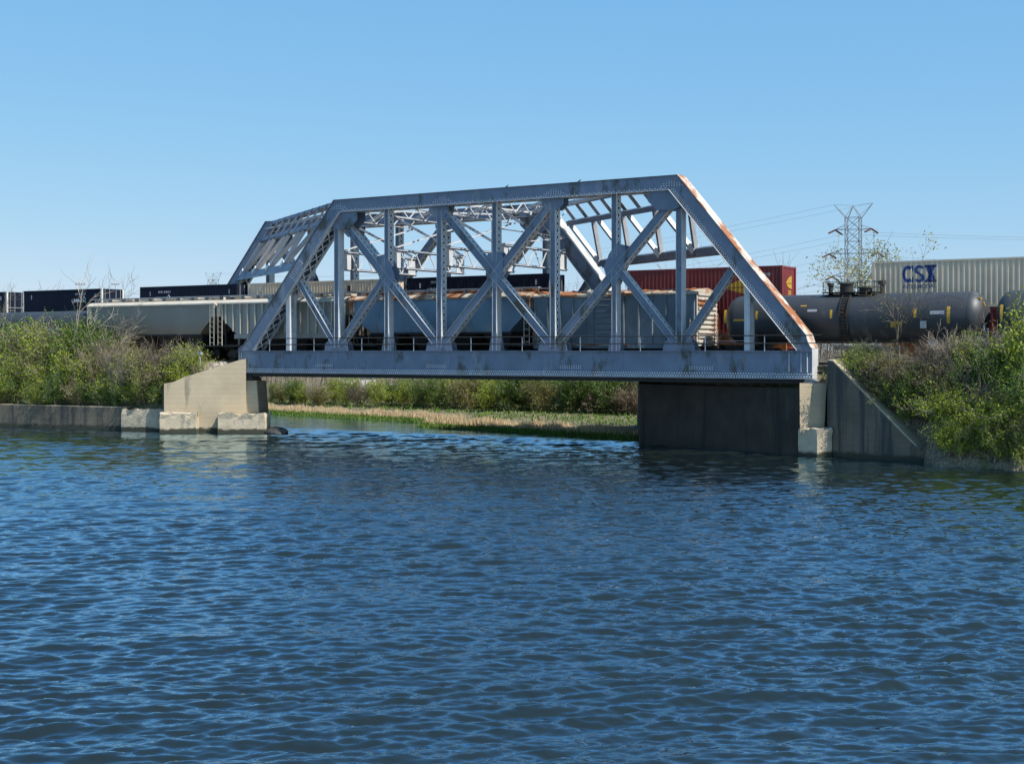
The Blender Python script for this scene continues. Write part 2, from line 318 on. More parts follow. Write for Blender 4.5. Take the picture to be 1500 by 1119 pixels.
# ------------------------------------------------------------------ bridge
P_ = 8.6; TOPZ = 16.24; BASE = 5.87; SHX, SHY = -14.65, 9.43
bridge = thing('truss_bridge', 'weathered blue-grey steel truss railway bridge crossing the river with trains on it', 'bridge', Wp(0,0,0))
def lace(mb, P, Q, w, v, half, th=.02, bw=.115, pitch=None, mi=0):
    """X lattice on the face at P..Q, spanning -half..half along w, face normal v"""
    P, Q, w, v = Vector(P), Vector(Q), Vector(w), Vector(v); L = (Q-P).length; u = (Q-P)/L
    n = max(1, round(L/(pitch or 2*half*1.05)))
    for k in range(n):
        a, b = P+u*(L*k/n), P+u*(L*(k+1)/n)
        mb.bar(a-w*half, b+w*half, bw, th, v, mi); mb.bar(a+w*half+v*.003, b-w*half+v*.003, bw, th, v, mi)
def member(P, Q, depth, width, w=(0,1,0), top='lace', bot='lace', rivets=True, flange=.06):
    """built-up member: two webs, flange angles, lattice or plate on the two edge faces. material slots 0 paint, 1 lacing"""
    mb = MB(); P, Q, w = Vector(P), Vector(Q), Vector(w).normalized(); u = (Q-P).normalized(); v = u.cross(w).normalized()
    if v.z < -1e-3 or (abs(v.z) < 1e-3 and v.x < 0): v = -v
    hw, hd = width/2, depth/2
    for sg in (-1, 1):
        c = w*(sg*(hw-.015))
        mb.bar(P+c, Q+c, .03, depth, v)
        for sv in (-1, 1):
            e = w*(sg*(hw+flange/2-.04)) + v*(sv*(hd+.008))
            mb.bar(P+e, Q+e, flange+.1, .016, v, 1)
            e2 = w*(sg*(hw+.008)) + v*(sv*(hd-.06))
            mb.bar(P+e2, Q+e2, .014, .1, v)
    for sv, kind in ((1, top), (-1, bot)):
        if kind == 'lace': lace(mb, P+v*(sv*(hd+.004)), Q+v*(sv*(hd+.004)), w, v*sv, hw-.05, mi=1)
        elif kind == 'plate': mb.bar(P+v*(sv*(hd+.024)), Q+v*(sv*(hd+.024)), width+.08, .018, v, 1)
    if rivets:
        L = (Q-P).length; n = int(L/.3)
        for k in range(n):
            for sv in (-1, 1): mb.rivet(P+u*(L*(k+.5)/n)+v*(sv*(hd-.06))-w*(hw+.014), -w, .032, 0)
    return mb
SM = [M['steel'], M['lace']]
def truss(dx, dy, near):
    def pt(x, z): return Vector((x+dx, dy, z))
    y0, y1 = dy-.6, dy+.6
    CW = 5*P_-2*P_       # length of the top chord 25.8
    e = Vector((P_, 0, TOPZ-BASE)).normalized(); nrm = Vector((-e.z, 0, e.x))
    dch, dep = .86, .95
    inx = (dep - dch*e.x)/e.z          # inner corner offset along x from outer corner
    # outline helpers (mirrored for the far end)
    for side in (0, 1):
        def mx(x): return (x if side == 0 else CW-x)+dx
        # end post webs
        zi = BASE+.02
        bo = -(TOPZ-6.75)*e.x/e.z
        fl = .92 if side == 0 else .32
        flare = [(bo-.1*fl,6.6),(bo-.4*fl,6.3),(bo-.75*fl,6.1),(bo-fl,6.0),(bo-fl,zi)]
        bin_x = inx - (TOPZ-dch-zi)*e.x/e.z
        poly = [(mx(0),TOPZ-.03)] + [(mx(bo),6.75)] + [(mx(a),b) for a,b in flare] + [(mx(bin_x),zi),(mx(inx),TOPZ-dch)]
        mb = MB()
        for ya in (y0+.1, y1-.13): mb.prism(poly, 'y', ya, ya+.03)
        # inner flange strips + lattice below
        a, b = Vector((mx(bin_x),0,zi)), Vector((mx(inx),0,TOPZ-dch)); up = Vector(((1 if side == 0 else -1)*e.z,0,-e.x))
        for yc in (y0+.08, y1-.08):
            mb.bar(a+Vector((0,yc,0)), b+Vector((0,yc,0)), .26, .03, up, 1)
        lace(mb, a+Vector((0,dy,0)), b+Vector((0,dy,0)), (0,1,0), up, .42, mi=1)
        if near:
            L = (b-a).length; u = (b-a)/L; n = int(L/.17)
            for k in range(n):
                for off in ((.10,.22) if side == 1 else (.10,.22,.40,.52,.64,.78)):
                    if off > .3 and k > n*.62: continue
                    mb.rivet(a+u*(L*(k+(.5 if off < .2 else 0))/n) - up*off + Vector((0,y0+.1,0)), (0,-1,0), .036)
            if side == 0:   # reinforcing plate on the lower left end post
                q = a + u*.3; r_ = a+u*(L*.5)
                mb.bar(q-up*.47+Vector((0,y0+.085,0)), r_-up*.47+Vector((0,y0+.085,0)), .02, .7, up)
        ep = mb.build('end_post', SM, bridge)
        # cover plate on top of the end post, with the flare at its foot
        mb = MB(); pl = [(0,TOPZ)] + [(bo,6.75)] + flare[:-1]
        off = Vector((-e.z,0,e.x))*.035
        for (xa,za),(xb,zb) in zip(pl[:-1], pl[1:]):
            d = Vector((xb-xa,0,zb-za)).normalized(); nn = Vector((d.z,0,-d.x))*.03
            if nn.z < 0: nn = -nn
            q = [(mx(xa),za),(mx(xb),zb),(mx(xb+nn.x),zb+nn.z),(mx(xa+nn.x),za+nn.z)]
            mb.prism(q, 'y', y0, y1)
        cp = mb.build('cover_plate', (M['rust_plate'] if near else M['pale_plate']) if side == 1 else M['steel_dirty'], ep)
        if side == 1 and near: tag(cp, 'rusty orange cover plate')
        # vertical end plate down to the girder
        mb = MB(); xe = mx(bo-fl); sx = 1 if side == 1 else -1
        mb.box(min(xe,xe+.03*sx), max(xe,xe+.03*sx), y0+.1, y1-.1, 4.3, 6.0)
        if near:
            for k in range(11):
                for yy in (y0+.16, y0+.26, y1-.2, y1-.3): mb.rivet((xe+.03*sx, yy, 4.4+.14*k), (sx,0,0), .04)
        mb.build('end_plate', [M['lace'], M['lace']], bridge)
        # bearing shoe
        mb = MB(); xb = mx(-P_+.6); mb.prism([(xb-.35,4.06),(xb+.35,4.06),(xb+.2,4.3),(xb-.2,4.3)], 'y', dy-.4, dy+.4); mb.box(xb-.42,xb+.42,dy-.5,dy+.5,3.72,3.9)
        mb.box(xb-.32,xb+.32,dy-.45,dy+.45,3.9,4.06)
        mb.build('bearing', M['steel_dirty'] if side else M['dark'], bridge)
    # top chord
    mb = MB(); x0, x1 = dx, dx+CW
    for ya in (y0+.1, y1-.13): mb.prism([(x0,TOPZ-.03),(x1,TOPZ-.03),(x1-inx,TOPZ-dch),(x0+inx,TOPZ-dch)], 'y', ya, ya+.03)
    mb.box(x0, x1, y0, y1, TOPZ-.03, TOPZ)
    for yc in (y0+.08, y1-.08): mb.bar((x0+inx,yc,TOPZ-dch-.01),(x1-inx,yc,TOPZ-dch-.01), .26, .03, (0,0,1), 1)
    mb.box(x0+inx, x1-inx, y0+.082, y0+.1, TOPZ-dch, TOPZ-dch+.16, 0)
    lace(mb, (x0+inx,dy,TOPZ-dch), (x1-inx,dy,TOPZ-dch), (0,1,0), (0,0,-1), .42, mi=1)
    if near:
        n = int((CW-2*inx)/.17)
        for k in range(n): mb.rivet((x0+inx+(CW-2*inx)*(k+.5)/n, y0+.082, TOPZ-dch+.05+.07*(k%2)), (0,-1,0), .04)
        for c in (P_+.4, 2*P_+.2, .35, CW-.35):
            for i in range(9):
                for j in range(3-abs(i-4)//2): mb.rivet((x0+c-.7+.17*i, y0+.1, TOPZ-dch+.24+.12*j), (0,-1,0), .036)
        for c in (.55*P_+1.3, 1.5*P_+.6, 2.45*P_): mb.box(x0+c, x0+c+.05, y0+.085, y0+.1, TOPZ-dch+.18, TOPZ-.05)
    mb.build('top_chord', SM, bridge)
    # bottom girder
    mb = MB(); gx0, gx1 = dx-P_-.18, dx+4*P_-.43
    for ya in (y0+.12, y1-.15): mb.box(gx0, gx1, ya, ya+.03, 4.32, 5.83)
    mb.box(gx0-.05, gx1+.05, y0-.02, y1+.02, 5.83, 5.87, 0)
    mb.box(gx0, gx1, y0+.1, y0+.12, 4.32, 4.66, 0); mb.box(gx0, gx1, y0-.02, y0+.3, 4.29, 4.32, 1); mb.box(gx0, gx1, y1-.3, y1+.02, 4.29, 4.32, 1)
    if near:
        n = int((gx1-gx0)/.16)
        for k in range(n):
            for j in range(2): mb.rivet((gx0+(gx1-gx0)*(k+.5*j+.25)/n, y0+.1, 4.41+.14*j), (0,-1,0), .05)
        for c in (P_-.9, 2*P_+.6, 3*P_+.7, -.2*P_):
            mb.box(dx+c, dx+c+1.6, y0+.085, y0+.1, 4.5, 4.95)
            for i in range(10):
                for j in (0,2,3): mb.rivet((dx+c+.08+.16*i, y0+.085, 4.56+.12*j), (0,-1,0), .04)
        for xx in (gx0+.25, gx1-1.3, gx1-.6, gx1-.25, gx0+.02):
            mb.prism([(xx,4.66),(xx+.03,4.66),(xx+.03,5.75),(xx,5.75)], 'y', y0+.02, y0+.12, 1)
        for xx in (gx0+2*P_+1.2, gx0+3.6*P_, gx0+1.05*P_): mb.box(xx, xx+.03, y0+.105, y0+.12, 4.66, 5.83)
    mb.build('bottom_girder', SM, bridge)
    mb = MB(); mb.box(gx0+.4, gx1-.4, y0+.3, y1-.3, 4.02, 4.29); mb.build('lower_flange', M['under'], bridge)  # black colour stands in for the shade along the girder's underside
    # gusset plates
    def plate(poly, name='gusset_plate', rows=True, t=.02, out=.30):
        mb = MB()
        for sg in (-1, 1): mb.prism(poly, 'y', dy+sg*out-t/2, dy+sg*out+t/2)
        if near and rows:
            zs = [p[1] for p in poly]; xs = [p[0] for p in poly]
            z = min(zs)+.08
            while z < max(zs)-.05:
                x = min(xs)+.06
                while x < max(xs)-.03:
                    ins = False; j = len(poly)-1
                    for i in range(len(poly)):
                        (xi,zi),(xj,zj) = poly[i], poly[j]
                        if (zi > z) != (zj > z) and x < (xj-xi)*(z-zi)/(zj-zi)+xi: ins = not ins
                        j = i
                    if ins: mb.rivet((x, dy-out-t/2, z), (0,-1,0), .036, 0)
                    x += .15
                z += .15
        return mb.build(name, SM, bridge)
    zin = TOPZ-dch; ztop = TOPZ-dch+.02; zbot = 6.45; zm = (ztop+zbot)/2+.25
    for k in (0, 3):       # knee plates under the chord ends
        s = 1 if k == 0 else -1; c = dx+k*P_
        plate([(c+s*(inx),zin),(c+s*1.95,zin),(c+s*1.95,zin-.6),(c+s*1.35,zin-1.15),(c+s*.3,zin-1.2),(c-s*.3,zin-1.0)], rows=False, out=.46)
    for k in (1, 2): plate([(dx+k*P_-.8,zin),(dx+k*P_+.8,zin),(dx+k*P_+.8,zin-.4),(dx+k*P_+.4,zin-.75),(dx+k*P_-.4,zin-.75),(dx+k*P_-.8,zin-.4)], rows=False)
    for k in range(4): plate([(dx+k*P_-1.05,BASE),(dx+k*P_+1.05,BASE),(dx+k*P_+.95,6.35),(dx+k*P_+.7,6.55),(dx+k*P_-.7,6.55),(dx+k*P_-.95,6.35)], rows=False)
    c = dx+1.5*P_
    plate([(c-.65,zm+.75),(c-.35,zm+1.0),(c+.4,zm+1.0),(c+.66,zm+.7),(c+.66,zm-.5),(c+.05,zm-1.35),(c-.05,zm-1.35),(c-.65,zm-.5)])
    for c, s in ((dx+.5*P_, 1), (dx+2.5*P_, -1)):
        plate([(c-s*.75,zm+1.05),(c-s*.1,zm+1.2),(c+s*.35,zm+.55),(c+s*.7,zm-.25),(c+s*.55,zm-.75),(c,zm-1.5),(c-s*.08,zm-1.5),(c-s*.72,zm-.1),(c-s*.8,zm+.2)])
    # diagonals
    D = []
    tk = zin-.5
    D += [((0.35,tk),(P_-.35,zbot),.5), ((.35,zbot),(.5*P_-.1,zm-.2),.42)]
    D += [((P_+.35,tk),(2*P_-.35,zbot),.5), ((2*P_-.35,tk),(P_+.35,zbot),.5)]
    D += [((3*P_-.35,tk),(2*P_+.35,zbot),.5), ((2.5*P_+.1,zm-.2),(3*P_-.35,zbot),.42)]
    mid = BASE+(TOPZ-BASE)*.5
    D += [((-.5*P_+.55,mid+.1),(-.3,zbot),.4), ((3.5*P_-.55,mid+.1),(3*P_+.3,zbot),.4)]
    for a, b, dep_ in D:
        if b[1] > a[1]: a, b = b, a
        member(pt(*a), pt(*b), dep_-.05, .5, rivets=near).build('diagonal_brace', SM, bridge)
    # posts
    for k in range(4):
        solid = k in (0, 3)
        member(pt(k*P_,6.1), pt(k*P_,zin-(.9 if solid else .3)), .34, .5, top='plate' if solid else 'lace', bot='plate' if solid else 'lace', rivets=False).build('vertical_post', SM, bridge)
    for k in (.5, 1.5, 2.5):
        member(pt(k*P_,zm+.4), pt(k*P_,zin), .3, .5, rivets=False).build('vertical_post', SM, bridge)
        mb = member(pt(k*P_,BASE), pt(k*P_,zm-.4), .28, .5, top='plate', bot='lace', rivets=False)
        for sg in (-1,1): mb.prism([(dx+k*P_-.4,BASE),(dx+k*P_+.4,BASE),(dx+k*P_+.18,7.0),(dx+k*P_-.18,7.0)],'y',dy+sg*.3-.01,dy+sg*.3+.01)
        mb.build('hanger', SM, bridge)
    for k in (-.5, 3.5):
        mb = MB(); x = dx+k*P_
        for sg in (-1,1):
            mb.box(x-.16,x+.16,dy+sg*.27-.015,dy+sg*.27+.015,BASE,mid-.2); mb.box(x-.17,x+.17,dy+sg*.27-.1,dy+sg*.27+.1,BASE,mid-.25,1)
        for z in (7.2,8.6,9.8): mb.box(x-.02,x+.02,dy-.25,dy+.25,z,z+.3,1)
        mb.build('hanger', SM, bridge)
truss(0, 0, True)
truss(SHX, SHY, False)
# deck and floor beams
mb = MB(); pts = [(-P_,.3),(4*P_,.3),(4*P_+SHX,SHY-.3),(-P_+SHX,SHY-.3)]
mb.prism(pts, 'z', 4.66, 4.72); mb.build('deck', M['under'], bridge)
for k in range(-4, 9):
    x = k*P_/2; y0_ = .6; y1_ = SHY-.6
    ya = max(y0_, (-P_-x)/(SHX/SHY)*-1*0+y0_)
    # clip to the skew parallelogram
    lo = (-P_ - x)/(-SHX)*SHY*-1 if False else 0
    ys_in = [y for y in np.linspace(y0_, y1_, 60) if -P_+SHX*y/SHY <= x <= 4*P_+SHX*y/SHY]
    if len(ys_in) < 4: continue
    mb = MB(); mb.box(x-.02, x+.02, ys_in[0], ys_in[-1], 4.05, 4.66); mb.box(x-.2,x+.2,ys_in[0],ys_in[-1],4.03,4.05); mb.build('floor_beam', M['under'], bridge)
# hand rail along the near girder
mb = MB()
hx0, hx1 = s_at(385,-.75), 4*P_+.2
for z in (5.87+.86, 5.87+.42): mb.tube((hx0,-.72,z),(hx1,-.72,z),.03,n=6)
for px in (395,460,530,606,690,765,850,938,1033,1120): mb.bar((s_at(px,-.72),-.72,5.84),(s_at(px,-.72),-.72,5.87+.88),.04,.04,(1,0,0),1)
mb.build('handrail', [M['under'], M['lace']], bridge)
# sway frames straight across from near post to far truss
def fartop(x):   # height of the far truss outline at x
    xx = x-SHX
    if 0 <= xx <= 3*P_: return TOPZ-.4
    d = -xx if xx < 0 else xx-3*P_
    return TOPZ-.4-d*(TOPZ-BASE)/P_
for x in (0, .5*P_, P_, 1.5*P_):
    ft = fartop(x)
    mb = MB()
    ya, yb = .3, SHY-.3; zt, zl = TOPZ-.55, 12.7
    for z in (zt, zt-.75): mb.box(x-.12,x+.12,ya,yb,min(z,ft)-.02,min(z,ft)+.02,1) if ft > 13.5 else None
    n = 9
    if ft > 13.5:
        for k in range(n):
            a, b = ya+(yb-ya)*k/n, ya+(yb-ya)*(k+1)/n
            mb.bar((x,a,zt if k%2 else zt-.75),(x,b,zt-.75 if k%2 else zt),.07,.05,(1,0,0),1)
    for z in (12.7, 11.5): mb.box(x-.14,x+.14,ya,yb,z-.02,z+.02,1); mb.box(x-.02,x+.02,ya,yb,z-.09,z+.09)
    n = 8
    for k in range(n):
        a, b = ya+1+(yb-ya-2)*k/n, ya+1+(yb-ya-2)*(k+1)/n
        mb.bar((x,a,11.5 if k%2 else 12.7),(x,b,12.7 if k%2 else 11.5),.08,.05,(1,0,0),1)
    for a, b in ((ya,ya+1.0),(yb-1.0,yb)): mb.box(x-.025,x+.025,a,b,11.5,12.7,1)
    for o_ in (-.1,.1):
        mb.bar((x+o_,ya,zt-.7),(x+o_,yb,12.75),.05,.09,(1,0,0)); mb.bar((x+o_,ya,12.75),(x+o_,yb,min(zt-.7,ft)),.05,.09,(1,0,0),1)
    mb.build('sway_frame', SM, bridge)
# top lateral bracing between the two top chords
for a, b in ((0,-P_),(0,P_*.9),(P_,0),(P_,P_*1.2),(P_*2,P_),(P_*2,P_*1.22),(.0,-15),(P_*1.5,P_*.5),(P_*.5,-P_*.5),(P_*2.5,P_*1.2)):
    b = min(max(b, SHX+.2), SHX+3*P_-.2)
    p, q = Vector((a,.5,TOPZ-.62)), Vector((b,SHY-.5,TOPZ-.62)); w = (q-p).cross(Vector((0,0,1))).normalized()
    mb = MB()
    for s in (-.16,.16): mb.bar(p+w*s, q+w*s, .1, .1, (0,0,1), 1)
    n = 16
    for k in range(n): mb.bar(p+(q-p)*(k/n)+w*(.16 if k%2 else -.16), p+(q-p)*((k+1)/n)+w*(-.16 if k%2 else .16), .06, .03, (0,0,1), 1)
    mb.build('lateral_brace', SM, bridge)
# skew portals
def portal(side):
    s = 1 if side == 0 else -1; xb = -P_ if side == 0 else 4*P_
    def Pp(a, h): return Vector((xb+s*P_*h+SHX*a, SHY*a, BASE+(TOPZ-BASE)*h))
    ed = (Pp(0,1)-Pp(0,0)).normalized(); sd = (Pp(1,0)-Pp(0,0)).normalized(); nn = sd.cross(ed).normalized()
    if nn.z < 0: nn = -nn
    mb = MB(); aa = .05
    mb.bar(Pp(aa,.975), Pp(1-aa,.975), .3, .35, nn, 0); mb.bar(Pp(aa,.855), Pp(1-aa,.855), .34, .3, nn, 0); mb.bar(Pp(aa,.58), Pp(1-aa,.58), .45, .28, nn, 0)
    mb.bar(Pp(aa,.565)+nn*.12, Pp(1-aa,.565)+nn*.12, .5, .03, nn, 1)
    mb2 = MB(); N = 9
    for k in range(N):
        a = aa+(1-2*aa)*(k+.5)/N
        mb2.bar(Pp(a,.85)+nn*.16, Pp(a,.985)+nn*.16, .42, .03, nn)
    fr = mb.build('portal_frame', [M['steel'], M['steel_dirty']], bridge)
    mb2.build('batten_plate', M['rust_batten'] if side == 0 else M['steel_dirty'], fr)
    K = 4; mb3 = MB()
    for k in range(K):
        a0 = aa+(1-2*aa)*k/K; a1 = aa+(1-2*aa)*(k+1)/K
        for (A, B) in ((Pp(a1-.012,.6), Pp(a1-.012,.84)), (Pp(a1-.035,.6), Pp(a0+.03,.84))):
            m_ = member(A, B, .18, .27, w=nn, rivets=False, flange=.0); off = len(mb3.v)
            mb3.v += m_.v; mb3.f += [[i+off for i in f] for f in m_.f]; mb3.m += m_.m
        mb3.bar(Pp(a1-.024,.585), Pp(a1-.024,.625), .5, .4, nn, 1)
    mb3.build('portal_lattice', SM, bridge)
portal(0); portal(1)
# ------------------------------------------------------------------ abutments and river walls (world coordinates)
def wall_prism(mb, a, b, th, zb, za, zc, mi=0, ext=None):
    """wall from a to b (plan), thickness th behind, bottom zb, top za at a and zc at b"""
    a, b = Vector(a+(0,)), Vector(b+(0,)); d = (b-a).normalized(); n = Vector((-d.y,d.x,0))
    if n.y < 0: n = -n
    n = n*th
    mb.add([a+Vector((0,0,zb)),b+Vector((0,0,zb)),b+n+Vector((0,0,zb)),a+n+Vector((0,0,zb)),a+Vector((0,0,za)),b+Vector((0,0,zc)),b+n+Vector((0,0,zc)),a+n+Vector((0,0,za))],
           [(3,2,1,0),(4,5,6,7),(0,1,5,4),(1,2,6,5),(2,3,7,6),(3,0,4,7)], mi)
def rough_block(name, foot, z0, ztop, mat, parent, seed, amt=.12, div=6):
    mb = MB(); mb.prism(foot, 'z', z0, ztop); o = mb.build(name, mat, parent)
    bm = bmesh.new(); bm.from_mesh(o.data); bmesh.ops.subdivide_edges(bm, edges=bm.edges, cuts=div, use_grid_fill=True)
    bmesh.ops.triangulate(bm, faces=[f for f in bm.faces if len(f.verts) > 4]); rng = random.Random(seed)
    for v in bm.verts:
        top = v.co.z > ztop-.15
        v.co += Vector((rng.uniform(-1,1),rng.uniform(-1,1),rng.uniform(-1.4,.5) if top else 0))*amt*(1 if top else .16)
    bm.to_mesh(o.data); bm.free(); return o
lab = thing('bridge_abutment', 'sunlit tan concrete bridge abutment with sloping wing wall and chipped footings', 'abutment', (-20,98,0), 0)
def L_(p): return (p[0]+20, p[1]-98)
mb = MB()
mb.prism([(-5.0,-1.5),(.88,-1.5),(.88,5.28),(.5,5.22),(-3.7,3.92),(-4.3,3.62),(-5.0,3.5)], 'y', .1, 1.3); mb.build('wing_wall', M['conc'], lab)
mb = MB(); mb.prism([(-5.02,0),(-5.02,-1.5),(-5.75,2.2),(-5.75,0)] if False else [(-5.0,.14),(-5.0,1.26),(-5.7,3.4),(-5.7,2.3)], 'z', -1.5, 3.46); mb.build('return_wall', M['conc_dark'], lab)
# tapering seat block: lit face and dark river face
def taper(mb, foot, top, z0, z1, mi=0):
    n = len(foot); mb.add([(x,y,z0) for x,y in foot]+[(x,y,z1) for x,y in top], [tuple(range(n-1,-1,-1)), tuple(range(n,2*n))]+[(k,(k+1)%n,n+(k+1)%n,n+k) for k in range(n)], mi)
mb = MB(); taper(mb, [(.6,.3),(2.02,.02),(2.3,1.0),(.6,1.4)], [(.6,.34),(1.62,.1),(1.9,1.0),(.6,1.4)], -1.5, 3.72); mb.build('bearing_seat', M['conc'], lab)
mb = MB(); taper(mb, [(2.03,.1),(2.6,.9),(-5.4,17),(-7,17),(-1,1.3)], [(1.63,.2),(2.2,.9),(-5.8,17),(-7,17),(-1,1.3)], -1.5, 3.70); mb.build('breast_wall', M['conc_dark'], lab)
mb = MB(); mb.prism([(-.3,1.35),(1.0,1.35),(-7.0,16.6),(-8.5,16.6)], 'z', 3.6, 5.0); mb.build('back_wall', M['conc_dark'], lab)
rough_block('footing_block', [(-.9,-1.0),(2.45,-1.0),(2.62,.1),(2.5,.9),(-.9,.09)], -1.5, 1.42, M['conc_rough'], lab, 4)
rough_block('footing_block', [(-5.1,-.75),(-2.55,-.6),(-2.5,.09),(-5.1,.09)], -1.5, 1.45, M['conc_rough'], lab, 8)
# low river wall
mb = MB()
wl = [(-75,122.5),(-39.5,105.0),(-28.5,100.7)]
rw_ = thing('river_wall', 'long low stained concrete river wall below the bushes', 'wall', (-34,103,0), 0)
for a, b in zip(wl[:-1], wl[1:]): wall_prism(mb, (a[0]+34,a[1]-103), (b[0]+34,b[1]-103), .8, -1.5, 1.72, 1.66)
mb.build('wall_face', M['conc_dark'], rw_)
mb = MB()
for a, b in zip(wl[:-1], wl[1:]): wall_prism(mb, (a[0]+34,a[1]-103+.02), (b[0]+34,b[1]-103+.02), .7, 1.668, 1.76, 1.70)
mb.build('coping', M['conc'], rw_)
eb = rough_block('wall_end_block', [(-28.6,99.9),(-25.0,98.75),(-24.6,99.6),(-28.0,101.6)], -1.5, 1.58, M['conc_rough'], None, 5, .13, 8)
tag(eb, 'crumbling pale concrete block ending the low river wall beside the abutment', 'concrete block')
# right abutment
rab = thing('bridge_abutment', 'shaded dark concrete bridge abutment under the bridge end with a steep wing wall', 'abutment', (17,76,0), 0)
def r(p): return (p[0]-17, p[1]-76)
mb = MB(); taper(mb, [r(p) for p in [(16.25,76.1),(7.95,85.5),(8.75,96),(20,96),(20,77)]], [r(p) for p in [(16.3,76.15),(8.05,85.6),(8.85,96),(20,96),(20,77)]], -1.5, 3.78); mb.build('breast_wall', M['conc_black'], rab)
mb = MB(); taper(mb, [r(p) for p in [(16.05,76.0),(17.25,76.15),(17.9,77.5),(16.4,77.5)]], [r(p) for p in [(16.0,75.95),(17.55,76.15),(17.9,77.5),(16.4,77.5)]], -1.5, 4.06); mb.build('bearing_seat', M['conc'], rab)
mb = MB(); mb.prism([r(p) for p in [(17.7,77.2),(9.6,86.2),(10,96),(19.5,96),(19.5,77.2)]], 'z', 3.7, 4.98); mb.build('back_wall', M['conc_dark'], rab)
a, b = Vector((17.45,75.55,0)), Vector((21.3,71.75,0)); d = (b-a).normalized(); nb = Vector((-d.y,d.x,0)); nb = nb if nb.y > 0 else -nb
def wingpts(off, lift): return
mb = MB(); prof = [(0,-1.5),(5.4,-1.5),(5.4,.75),(4.6,1.45),(.35,5.25),(0,5.3)]
def wing(mb, prof, o0, o1, mi=0):
    n = len(prof); f = [a+d*u+nb*o0+Vector((0,0,z)) for u,z in prof]; k = [a+d*u+nb*o1+Vector((0,0,z)) for u,z in prof]
    mb.add([p-Vector((17,76,0)) for p in f+k], [tuple(range(n)), tuple(range(2*n-1,n-1,-1))]+[(i,n+i,n+(i+1)%n,(i+1)%n) for i in range(n)], mi)
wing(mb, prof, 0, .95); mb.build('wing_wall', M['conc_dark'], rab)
mb = MB(); wing(mb, [(5.42,.75),(5.42,.86),(4.6,1.56),(.35,5.33),(-.02,5.38),(-.02,5.3),(.35,5.25),(4.6,1.45)], .02, .93); mb.build('coping', M['conc'], rab)
rough_block('footing_block', [r(p) for p in [(15.95,76.1),(16.75,74.95),(17.62,75.25),(17.5,76.2)]], -1.5, 1.6, M['conc_rough'], rab, 9, .1)
fb = rough_block('wall_end_block', [(21.0,72.0),(21.4,71.55),(22.9,70.7),(23.5,71.8),(21.9,73.0)], -1.5, .95, M['conc_dark'], None, 12, .1)
tag(fb, 'small dark concrete block at the foot of the shaded wing wall', 'concrete block')
def rock(name, loc, sx, sy, sz, seed, mat, label, cat):
    me = bpy.data.meshes.new(name); bm = bmesh.new(); bmesh.ops.create_icosphere(bm, subdivisions=3, radius=1); rng = random.Random(seed)
    ph = [(Vector((rng.gauss(0,1),rng.gauss(0,1),rng.gauss(0,1)))*1.6, rng.uniform(0,6)) for _ in range(6)]
    for v in bm.verts:
        k = 1+.13*sum(math.sin(v.co.dot(q)*1.6+p_) for q, p_ in ph)*.6
        v.co = Vector((v.co.x*sx*k, v.co.y*sy*k, v.co.z*sz*k))
    bm.to_mesh(me); bm.free(); me.materials.append(mat); o = bpy.data.objects.new(name, me); COL.objects.link(o); o.location = loc; return tag(o, label, cat)
rock('boulder', (-16.75,97.2,.05), .75,.6,.38, 3, M['rock'], 'dark wet boulder in the water beside the sunlit abutment', 'rock')
# ------------------------------------------------------------------ tracks
def track(yc, label):
    t = thing('railway_track', label, 'railway track', Wp(0,yc,0), group='railway tracks over the bridge')
    for s in (-.75,.75):
        mb = MB(); mb.prism([(s-.07,RAIL-.17),(s+.07,RAIL-.17),(s+.07,RAIL-.14),(s+.015,RAIL-.12),(s+.015,RAIL-.05),(s+.037,RAIL-.04),(s+.037,RAIL),(s-.037,RAIL),(s-.037,RAIL-.04),(s-.015,RAIL-.05),(s-.015,RAIL-.12),(s-.07,RAIL-.14)], 'x', -140, 140); mb.build('rail', M['rail'], t)
    mb = MB(); rng = random.Random(2); x = -70
    while x < 75: mb.box(x-.11,x+.11,-1.3+rng.uniform(-.06,.06),1.3+rng.uniform(-.06,.06),RAIL-.37,RAIL-.172); x += .55
    mb.build('ties', M['tie'], t)
Y1, Y2 = 2.7, 6.72
track(Y1, 'railway track carrying the hopper and tank cars'); track(Y2, 'railway track carrying the stacked containers')
# ------------------------------------------------------------------ rolling stock
def bogie(parent, x):
    mb = MB()
    for s in (-1,1):
        mb.prism([(x-1.15,.42),(x-.9,.62),(x-.3,.75),(x+.3,.75),(x+.9,.62),(x+1.15,.42),(x+.8,.36),(x+.35,.2),(x-.35,.2),(x-.8,.36)], 'y', s*1.02-.07, s*1.02+.07)
        for k in range(3): mb.tube((x-.2+.2*k,s*1.1,.25),(x-.2+.2*k,s*1.1,.62),.08,n=8)
    mb.box(x-.22,x+.22,-1.15,1.15,.5,.8)
    b = mb.build('bogie', M['dark'], parent)
    for dx_ in (-.88,.88):
        mb = MB()
        for s in (-1,1): mb.tube((x+dx_,s*.68,.42),(x+dx_,s*.8,.42),.42,n=20); mb.tube((x+dx_,s*.66,.42),(x+dx_,s*.69,.42),.46,n=20)
        mb.tube((x+dx_,-.75,.42),(x+dx_,.75,.42),.08,n=8); mb.build('wheel', M['dark'], b)
def coupler(parent, x, s):
    mb = MB(); mb.box(min(x,x+s*.45),max(x,x+s*.45),-.12,.12,.75,1.0); mb.box(min(x+s*.35,x+s*.6),max(x+s*.35,x+s*.6),-.2,.2,.7,1.05); mb.build('coupler', M['dark'], parent)
def ladder(parent, x0, x1, y, z0, z1, mat, n=6, name='ladder'):
    mb = MB()
    for xx in (x0,x1): mb.bar((xx,y,z0),(xx,y,z1),.05,.05,(1,0,0))
    for k in range(n): z = z0+(z1-z0)*(k+.5)/n; mb.bar((x0,y,z),(x1,y,z),.035,.035)
    mb.build(name, mat, parent)
